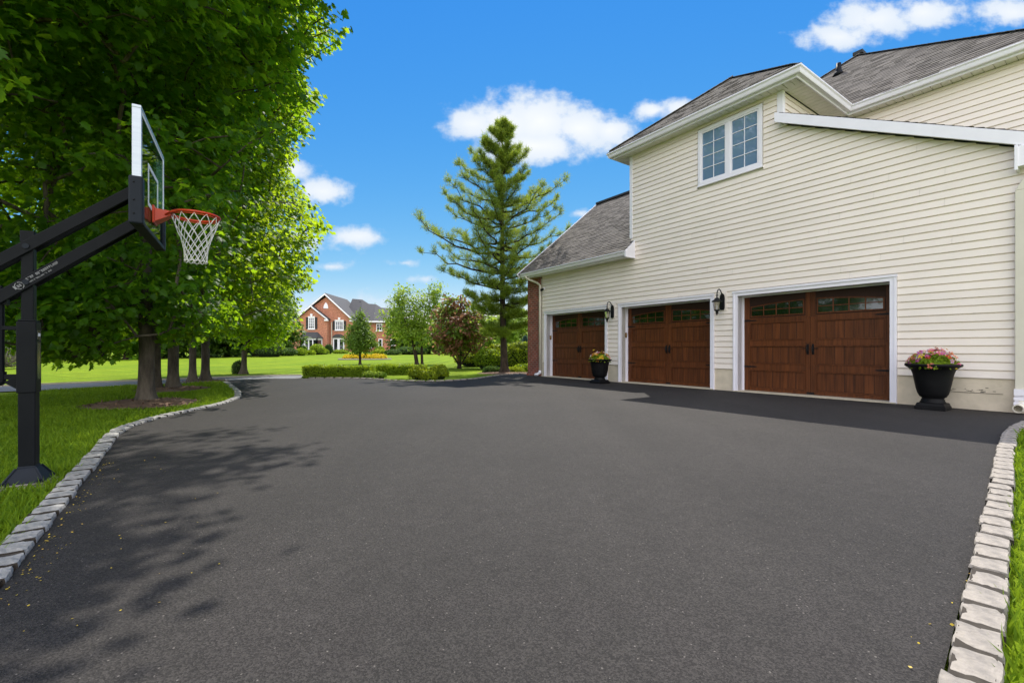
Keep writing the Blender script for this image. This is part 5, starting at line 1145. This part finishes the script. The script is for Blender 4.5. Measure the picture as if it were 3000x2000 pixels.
blob('round_shrub', at(873, 865, 15.3), [((0, 0, .09), (.2, .2, .12))], 1000, .05, M_LIGHTLEAF, 'tiny pale shrub between the two clipped hedges', 'shrub', GS)
GB = 'shrubs behind the pine'
blob('broad_shrub', at(1122, 848, 21.5), [((0, 0, .4), (.65, .5, .55))], 3400, .08, M_HEDGE, 'rounded clipped green shrub between the bronze tree and the pine', 'shrub', GB)
blob('broad_shrub', at(1150, 848, 22.5), [((0, 0, .5), (.85, .6, .70))], 4200, .09, M_YSHRUB, 'green shrub directly behind the pine trunk', 'shrub', GB)
blob('broad_shrub', at(1195, 846, 21.5), [((0, 0, .5), (.75, .6, .80)), ((.5, .1, .55), (.5, .45, .75))], 5200, .09, M_YSHRUB, 'tall leafy shrub between the pine and the brick corner', 'shrub', GB)
blob('broad_shrub', at(1085, 846, 24.5), [((0, 0, .35), (.9, .6, .42))], 3000, .09, M_YSHRUB, 'low golden hedge-like shrub behind the bronze tree', 'shrub', GB)
blob('ground_shrub', at(1180, 852, 19.0), [((0, 0, .06), (.45, .3, .16))], 1400, .07, M_YSHRUB, 'low golden ground cover at the foot of the pine', 'shrub', GB)
blob('ground_shrub', at(1205, 853, 19.5), [((0, 0, .10), (.5, .35, .22))], 1600, .07, M_HEDGE, 'low green shrub at the foot of the brick pier', 'shrub', GB)
blob('ground_shrub', at(1130, 852, 19.3), [((0, 0, .07), (.4, .3, .17))], 1300, .07, M_DSHRUB, 'low dark shrub left of the pine foot', 'shrub', GB)
mulch((-.1, 18.4, -.03), 1.25, .05, 'reddish mulch at the foot of the tall pine', .6, 500)

def spiky(name, c, h, r, n, label, mat=M_SPRUCE, cat='conifer', size=.16):
    t = thing(name, label, cat, c); m = MB(); m.tube([(0, 0, 0), (0, 0, h * .97)], [.07, .01], 8); m.obj('trunk', M_BARK_D, t)
    z = RNG.random(n) ** .7; a = RNG.random(n) * 6.283; rr = r * (1 - z) * (RNG.random(n) ** .35) * (1 + .15 * np.sin(z * 40)); P = np.stack([rr * np.cos(a), rr * np.sin(a), .12 * h + z * h * .88], 1)
    D = np.stack([np.cos(a), np.sin(a), -.1 + 0 * a], 1) + RNG.normal(size=P.shape) * .4; leaves('needles', P, RNG.normal(size=P.shape), D, RNG.uniform(.6, 1.2, n) * size, (NEEDLE[0] * np.array([2.2, 1, 1]), NEEDLE[1]), mat, t); return t
spiky('blue_spruce', at(1206, 828, 30), 1.75, .75, 3500, 'small blue grey spruce just left of the brick corner')

# ------------------------------------------------------------------ trees far behind
def far_tree(proto_mesh, loc, sc, label, group, rz):
    t = thing('background_tree', label, 'tree', loc, rz, group); t.scale = sc
    for nm, me in proto_mesh:
        o = bpy.data.objects.new(nm, me); COL.objects.link(o); o.parent = t
    return t
def far_proto(mat, seed, n=3200):
    C = in_ellipsoids(150, [((0, 0, .55), (.36, .36, .30)), ((.1, 0, .78), (.24, .24, .20)), ((-.16, .05, .36), (.28, .26, .24)), ((.18, -.1, .32), (.28, .26, .24)), ((0, 0, .16), (.34, .34, .15))], .5)
    P, Nn, T = spread(C, n // 150, .035, .028, np.array([0, 0, .5])); a = leaves('crown', P, Nn, T, RNG.uniform(.6, 1.3, len(P)) * .055, LEAF_OVAL, mat); m1 = a.data; bpy.data.objects.remove(a)
    b = trunk_mesh([(0, 0, 0), (0, 0, .2), (.01, 0, .5), (0, 0, .8)], [.028, .022, .014, .004], 'trunk', M_BARK_D, None, 1.4, 8, .05); m2 = b.data; bpy.data.objects.remove(b); return [('crown', m1), ('trunk', m2)]
PROT = [far_proto(M_FARLEAF, 1), far_proto(M_FARLEAF, 2), far_proto(M_LIGHTLEAF, 3), far_proto(M_MAPLE2, 4)]
def line_of_trees(items, label, group):
    for i, (px, Y, h, w, k) in enumerate(items):
        q = at(px, 0, Y); far_tree(PROT[k], (q.x, q.y, q.z - .05), (w, w, h), label[k] if isinstance(label, (list, tuple)) else label, group, random.random() * 6)
line_of_trees([(-330, 36, 9, 9, 0), (-180, 38, 8, 9, 1), (-60, 36, 8, 8, 3), (40, 39, 9, 9, 0), (120, 37, 7.5, 8, 1), (210, 40, 8.5, 9, 0), (290, 38, 7, 8, 3), (370, 42, 8, 9, 0), (450, 44, 8, 9, 1), (520, 46, 7.5, 9, 0), (585, 50, 7.5, 8, 1), (640, 58, 7, 8, 0)],
              ['dark leafy tree in the tree line behind the left lawn', 'dark leafy tree in the tree line behind the left lawn', 'dark leafy tree in the tree line behind the left lawn', 'brighter green tree in the tree line behind the left lawn'], 'trees lining the far side of the left lawn')
line_of_trees([(930, 70, 5.6, 8, 0), (985, 62, 5.0, 7, 1), (1040, 66, 5.4, 8, 0), (1075, 58, 5.2, 7, 2), (1110, 56, 5.6, 7, 1), (1135, 50, 5.0, 7, 2), (1160, 56, 6.2, 8, 2), (1180, 46, 5.0, 6, 2), (1205, 50, 6.0, 7, 2), (1235, 52, 6, 8, 0), (1310, 60, 7, 9, 1), (870, 105, 11.3, 10, 0)],
              ['dark green tree in the far tree line right of the brick house', 'dark green tree in the far tree line right of the brick house', 'light green tree in the far tree line behind the pine'], 'trees in the far tree line behind the pine')
def far_wood():
    n = 26000; a = RNG.uniform(-1.25, 1.25, n); d = RNG.uniform(150, 185, n); h = 6.5 + 2.2 * np.sin(a * 13) + 1.4 * np.sin(a * 31 + 1) + 1.0 * np.sin(a * 67)
    P = np.stack([d * np.sin(a), d * np.cos(a), .6 + h * RNG.random(n) ** .7], 1); o = leaves('far_wood', P, RNG.normal(size=P.shape), RNG.normal(size=P.shape), RNG.uniform(1.1, 2.2, n), LEAF_OVAL, M_FARLEAF)
    tag(o, 'band of distant woodland along the horizon', 'woodland', kind='stuff')
far_wood()
# leafless grey bush at the left edge of the photo
def bare_bush():
    c = at(8, 838, 22); t = thing('twiggy_bush', 'grey twiggy half bare bush at the left edge behind the pole', 'bush', c); m = MB()
    for k in range(130):
        a = random.random() * 6.283; e = random.uniform(.2, 1.1); L = random.uniform(.8, 2.0); d = Vector((math.cos(a) * math.cos(e), math.sin(a) * math.cos(e), math.sin(e))); p = Vector((0, 0, .1)); pts = [p]
        for j in range(5): d = (d + Vector((random.gauss(0, .22), random.gauss(0, .22), random.gauss(0, .15)))).normalized(); p = p + d * L / 5; pts.append(p)
        m.tube(pts, [.022, .018, .014, .01, .008, .006], 4)
    m.obj('twigs', M_GREYTWIG, t)
    P = RNG.normal(size=(900, 3)) * np.array([.7, .6, .5]) + np.array([0, 0, 1.0]); leaves('leaves', P, RNG.normal(size=P.shape), RNG.normal(size=P.shape), RNG.uniform(.06, .14, 900), LEAF_OVAL, M_FARLEAF, t)
bare_bush()

# ------------------------------------------------------------------ brick house across the lawn
def far_house():
    Y = 80.0; k = Y / F; g0 = ground_z(Y) - .05
    X = lambda px: (px - CX) * k
    Z = lambda py: EYE + (HY - py) * k - g0
    xb = X(750); t = thing('brick_house', 'red brick two storey house with white trimmed gables across the lawn', 'house', (xb, Y, g0)); x = lambda px: X(px) - xb
    # front block with its wide gable
    a, b, pk = x(690), x(810), x(748.5); ze = Z(733)
    za = ze + (Z(724) - ze) * 0
    m = MB(); m.prism([(x(672), 0, 0), (b, 0, 0), (b, 0, ze), (pk, 0, Z(682)), (x(672), 0, Z(739))], (0, 10, 0)); wall = m.obj('wall', M_FARBRICK, t)
    # projecting smaller gable bay
    m = MB(); m.prism([(x(684), -1.0, 0), (x(757), -1.0, 0), (x(757), -1.0, Z(737)), (x(721), -1.0, Z(707.5)), (x(684), -1.0, Z(737.5))], (0, .99, 0)); m.obj('wall', M_FARBRICK, t)
    def slope(mb, p, q, th=.22, dep=10.8, y0=-.45):
        (x0, z0), (x1, z1) = p, q; mb.prism([(x0, y0, z0), (x1, y0, z1), (x1, y0, z1 + th), (x0, y0, z0 + th)], (0, dep, 0))
    m = MB(); slope(m, (x(664), Z(746)), (pk, Z(676))); slope(m, (pk, Z(676)), (x(815), Z(738))); m.obj('roof', M_FARROOF, t)
    m = MB(); slope(m, (x(664), Z(747.5)), (pk, Z(678)), .28, .12, -.58); slope(m, (pk, Z(678)), (x(814), Z(738.5)), .28, .12, -.58); m.box((x(805), -.5, Z(738.5)), (x(815), 0, Z(735.5))); m.obj('rake_trim', M_WHITE, t)
    m = MB(); slope(m, (x(682), Z(738.5)), (x(721), Z(705)), .2, 1.2, -1.3); slope(m, (x(721), Z(705)), (x(760), Z(735.5)), .2, 1.2, -1.3); m.obj('roof', M_FARROOF, t)
    m = MB(); slope(m, (x(682), Z(739.5)), (x(721), Z(706)), .24, .1, -1.41); slope(m, (x(721), Z(706)), (x(759.5), Z(736.5)), .24, .1, -1.41); m.box((x(752), -1.42, Z(738)), (x(760), -1.0, Z(734.5))); m.obj('rake_trim', M_WHITE, t)
    # main body behind: hipped roof to the right wing
    m = MB(); m.box((b + .02, 3, 0), (x(918), 12, Z(738))); m.obj('wall', M_FARBRICK, t)
    m = MB(); rz = [(775, 686), (800, 688), (816, 697.5), (834, 698.5), (848, 706.5), (886, 708.5), (922, 735)]
    yr = 7.5; V = []; 
    for px_, py_ in rz: V.append((x(px_), yr, Z(py_) * (Y + yr) / Y - (yr / Y) * (EYE - g0)))
    ev = [(x(p_), 2.4, Z(737.5)) for p_ in (775, 800, 816, 834, 848, 886, 922)]; bk = [(v[0], 12.6, Z(737.5)) for v in ev]
    n = len(V); m.add(V + ev + bk, [(i, n + i, n + i + 1, i + 1) for i in range(n - 1)] + [(i + 1, 2 * n + i + 1, 2 * n + i, i) for i in range(n - 1)] + [(0, 2 * n, n), (n - 1, 2 * n - 1, 3 * n - 1)])
    m.obj('roof', M_FARROOF, t)
    m = MB(); m.box((x(812), 2.25, Z(738.5)), (x(921), 2.42, Z(735))); m.obj('fascia', M_WHITE, t)
    m = MB(); m.tube([(x(797), 7, Z(692)), (x(797), 7, Z(683))], .12, 8); m.obj('vent_pipe', M_BLACK, t)
    def window(px0, px1, py0, py1, y, shutters=True, cols=2, rows=4, key=True, pane=M_DARKPANE):
        m = MB(); x0, x1, z0, z1 = x(px0), x(px1), Z(py1), Z(py0); f = .14
        m.box((x0, y - .12, z0), (x1, y, z0 + f)); m.box((x0, y - .12, z1 - f), (x1, y, z1)); m.box((x0, y - .12, z0 + f), (x0 + f, y, z1 - f)); m.box((x1 - f, y - .12, z0 + f), (x1, y, z1 - f))
        for c in range(1, cols): xc = x0 + f + (x1 - x0 - 2 * f) * c / cols; m.box((xc - .035, y - .09, z0 + f), (xc + .035, y - .02, z1 - f))
        for r in range(1, rows): zc = z0 + f + (z1 - z0 - 2 * f) * r / rows; m.box((x0 + f, y - .085, zc - .025), (x1 - f, y - .02, zc + .025))
        m.box((x0 - .1, y - .2, z0 - .12), (x1 + .1, y, z0))
        if key: m.box((x0 - .05, y - .15, z1), (x1 + .05, y, z1 + .18)); m.prism([((x0 + x1) / 2 - .12, y - .2, z1 + .1), ((x0 + x1) / 2 + .12, y - .2, z1 + .1), ((x0 + x1) / 2 + .2, y - .2, z1 + .6), ((x0 + x1) / 2 - .2, y - .2, z1 + .6)], (0, .2, 0))
        w = m.obj('window', M_WHITE, t); g = MB(); g.box((x0 + f, y - .06, z0 + f), (x1 - f, y - .015, z1 - f)); g.obj('pane', pane, w)
        if shutters:
            for s0, s1 in ((x0 - .42, x0 - .06), (x1 + .06, x1 + .42)):
                s = MB(); s.box((s0, y - .08, z0), (s1, y, z1)); s.obj('shutter', M_SHUTTER, t)
    window(714.5, 729, 729.5, 756, -1.0, cols=3); window(770, 789.5, 737, 758, 0.0, cols=4, rows=2)
    m = MB(); m.lathe([(.0, 0), (.42, .05), (.45, .2), (.3, .75), (.0, 1.15)], 16); o = m.obj('gable_vent', M_WHITE, t); o.location = (x(748.5), -.02, Z(709)); o.scale = (1, .25, 1)
    # bay window with a hipped roof
    m = MB(); z1 = Z(777); y0 = -1.0
    pl = [(x(697), y0), (x(703), y0 - 1.0), (x(739), y0 - 1.0), (x(745), y0)]
    m.prism([(p_, q_, 0) for p_, q_ in pl], (0, 0, Z(800))); 
    m2 = MB(); m2.prism([(p_, q_ , z1 - .30) for p_, q_ in pl], (0, 0, .30))
    for (p0, q0), (p1, q1) in zip(pl[:-1], pl[1:]):
        nb = 4 if abs(p1 - p0) > 1 else 1
        for i in range(nb + 1): f = i / nb; m2.tube([(p0 + (p1 - p0) * f, q0 + (q1 - q0) * f, 0), (p0 + (p1 - p0) * f, q0 + (q1 - q0) * f, z1)], .11, 4)
    bay = m2.obj('bay_window', M_WHITE, t)
    m3 = MB(); m3.prism([(p_ * .985 + x(721) * .015, q_ + .08, Z(800)) for p_, q_ in pl], (0, 0, z1 - Z(800) - .2)); m3.obj('pane', M_DARKPANE, bay); m.obj('bay_base', M_WHITE, bay)
    m = MB(); e = [(x(692.5), y0 + .0, z1), (x(701), y0 - 1.25, z1), (x(741), y0 - 1.25, z1), (x(749), y0, z1)]; tp = [(x(706), y0, Z(763)), (x(710), y0 - .3, Z(763.5)), (x(730), y0 - .3, Z(763.5)), (x(735), y0, Z(763))]
    m.frustum(e, tp); m.obj('bay_roof', M_FARROOF, t)
    # double glazed door under a dark arched hood
    m = MB(); x0, x1, z1 = x(765), x(791.5), Z(779)
    m.box((x0, -.15, 0), (x0 + .22, 0, z1)); m.box((x1 - .22, -.15, 0), (x1, 0, z1)); m.box((x0, -.15, z1), (x1, 0, z1 + .25)); xm = (x0 + x1) / 2; m.box((xm - .2, -.14, 0), (xm + .2, 0, z1)); m.box((x0 + .22, -.13, 0), (xm - .2, 0, .25)); m.box((xm + .2, -.13, 0), (x1 - .22, 0, .25))
    d = m.obj('door', M_WHITE, t); g = MB(); g.box((x0 + .22, -.08, .25), (xm - .2, -.02, z1)); g.box((xm + .2, -.08, .25), (x1 - .22, -.02, z1)); g.obj('pane', M_DARKPANE, d)
    m = MB(); r = (x1 - x0) / 2; m.prism([(xm + r * math.cos(math.pi * q / 14), -.3, z1 + .25 + (Z(767) - z1 - .25) * math.sin(math.pi * q / 14)) for q in range(15)], (0, .29, 0)); m.obj('door_hood', M_FARROOF, t)
    window(853, 867, 740, 758, 3.0, False, 2, 2, False); window(882, 890, 742, 751, 3.0, False, 1, 1, False); window(858, 867.5, 777, 798, 3.0, False, 1, 2, False); window(887, 897, 778, 792, 3.0, False, 1, 1, False); window(833, 842, 777, 798, 3.0, False, 1, 2, False)
    m = MB(); m.tube([(x(762.5), -.15, 0), (x(762.5), -.15, Z(740))], .07, 6); m.obj('downspout', M_CREAM, t)
far_house()
GHS = 'clipped shrubs in front of the brick house'
for (px, py, Y, rx, rz_, mat, lab) in [(660, 0, 50, 1.0, .80, M_DSHRUB, 'dark broad clipped shrub under the young maple, left of the brick house'), (692, 0, 51, .62, .74, M_HEDGE, 'low clipped shrub left of the bay window'), (697, 0, 68, .62, 1.05, M_DSHRUB, 'dark dome shrub at the left corner of the bay window'), (712, 0, 54, .55, .5, M_HEDGE, 'smallest low shrub in front of the bay window'),
                                    (729, 0, 56, .92, 1.2, M_HEDGE, 'tall rounded green shrub right of the bay window middle'), (755, 0, 61, .52, 1.2, M_DSHRUB, 'dome shaped green shrub left of the white double door'), (744, 0, 58, .6, .6, M_HEDGE, 'small low shrub between the bay window and the double door'), (782, 0, 63, .95, .5, M_HEDGE, 'low shrub before the white double door'),
                                    (871, 0, 60, .85, .6, M_YSHRUB, 'golden clipped shrub right of the cone shaped tree'), (902, 0, 55, 1.0, .6, M_DSHRUB, 'dark low shrub at the right end of the brick house'), (872, 0, 70, .7, .95, M_HEDGE, 'green dome shrub beside the right wing of the brick house'), (945, 0, 58, 2.0, 1.0, M_DSHRUB, 'dark low shrub behind the airy light green tree'), (594, 0, 52, 1.2, 1.3, M_SPRUCE, 'grey green shrub far left beyond the lane'), (618, 0, 46, 1.6, 1.6, M_DSHRUB, 'very dark rounded shrub beyond the young maple')]:
    q = at(px, py, Y); blob('clipped_shrub', q, [((0, 0, rz_ * .42), (rx, rx * .9, rz_ * .62))], 1700, .15, mat, lab, 'shrub', GHS)
q = at(838, 824, 37); fb = blob('flower_bed', q, [((-1.35 + .45 * i, 0, .10), (.42, .5, .30 + .05 * (i % 2))) for i in range(7)], 5200, .10, M_YFLOWER, 'oval bed of yellow flowers on the lawn before the brick house', 'flower bed')
m = MB(); m.tube([(2.1 * math.cos(2 * math.pi * i / 40), 1.0 * math.sin(2 * math.pi * i / 40), .03) for i in range(41)], .08, 6, cap=False); m.obj('stone_edging', M_GRANITE_L, fb)
t = thing('dark_stump_shrub', 'dark low shrub round the foot of the young maple beyond the lane', 'shrub', (B4.x - .2, B4.y + .1, -.03)); m = MB(); m.sphere((-.05, 0, .2), (.22, .2, .3), 12, 8); m.obj('shade_core', M_CORE, t, smooth=True)
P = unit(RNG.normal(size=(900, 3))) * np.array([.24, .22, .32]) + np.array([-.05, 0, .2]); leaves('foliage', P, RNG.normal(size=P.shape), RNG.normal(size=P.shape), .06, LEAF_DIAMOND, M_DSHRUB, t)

# ------------------------------------------------------------------ grass blades near the drive, fallen petals
def grass():
    Ps = []
    n = 260000; X = RNG.uniform(-10.5, -2.0, n); Y = 1.6 + (RNG.random(n) ** 1.7) * 12.5; Ps.append((X, Y))
    n = 80000; X = RNG.uniform(.6, 8.5, n); Y = .9 + (RNG.random(n) ** 1.3) * 6.5; Ps.append((X, Y))
    X = np.concatenate([p[0] for p in Ps]); Y = np.concatenate([p[1] for p in Ps]); S = -X * SINA + Y * COSA; n_ = X * COSA + Y * SINA
    ok = ~inside(ASPH, S, n_) & (dist_line(LK, S, n_) > .125) & (dist_line(RK, S, n_) > .112) & ~inside(LANE, S, n_) & (n_ < 9.9)
    ok &= np.abs(X) < 1.22 * Y + 1.2
    for c, r in (((B1.x, B1.y - .1), .88), ((B2.x, B2.y), .8), ((B3.x, B3.y), .62)): ok &= np.hypot(X - c[0], Y - c[1]) > r * RNG.uniform(.93, 1.05, len(X))
    hp = SN(4.62, -.945); ok &= np.hypot(X - hp.x, Y - hp.y) > .14
    X, Y = X[ok], Y[ok]; k = len(X); P = np.stack([X, Y, np.full(k, -.03)], 1)
    ht = RNG.uniform(.045, .095, k) * (1 + .35 * np.sin(X * 3.1) * np.sin(Y * 2.3)); wd = .0028 + .0011 * Y
    lean = RNG.normal(size=(k, 3)) * .42; lean[:, 2] = 1; D = unit(lean); side = unit(np.cross(D, RNG.normal(size=(k, 3)))); bend = RNG.normal(size=(k, 3)) * .3; bend[:, 2] = -.1
    V = np.stack([P - side * wd[:, None], P + side * wd[:, None], P + D * ht[:, None] * .55 + side * wd[:, None] * .7 + bend * ht[:, None] * .15, P + D * ht[:, None] * .55 - side * wd[:, None] * .7 + bend * ht[:, None] * .15, P + D * ht[:, None] + bend * ht[:, None] * .6], 1)
    T = np.array([(0, 1, 2), (0, 2, 3), (3, 2, 4)])[None] + (np.arange(k) * 5)[:, None, None]
    tag(npmesh('grass', V.reshape(-1, 3), T.reshape(-1, 3), M_BLADE), 'fresh green grass blades of the near lawns', 'grass', kind='stuff')
grass()
def petals():
    n = 190; s = RNG.uniform(1.9, 5.2, n); nn = -.60 + np.abs(RNG.normal(size=n)) * .045 + (RNG.random(n) < .2) * RNG.uniform(0, .7, n)
    s2 = RNG.normal(size=24) * .012 + .44; n2 = RNG.uniform(1.7, 3.4, 24)
    P = np.array([tuple(SN(a, b, .006)) for a, b in list(zip(s, nn)) + list(zip(s2, n2))]); k = len(P)
    leaves('fallen_petals', P, np.array([0, 0, 1.0]) + RNG.normal(size=(k, 3)) * .25, RNG.normal(size=(k, 3)), RNG.uniform(.005, .014, k), LEAF_DIAMOND, leafmat('yellow_petal', (.62, .46, .03), (.42, .26, .06), (.5, .4, .05), .2))
    tag(bpy.data.objects['fallen_petals'], 'yellow fallen petals scattered beside the kerbs', 'petals', kind='stuff')
petals()
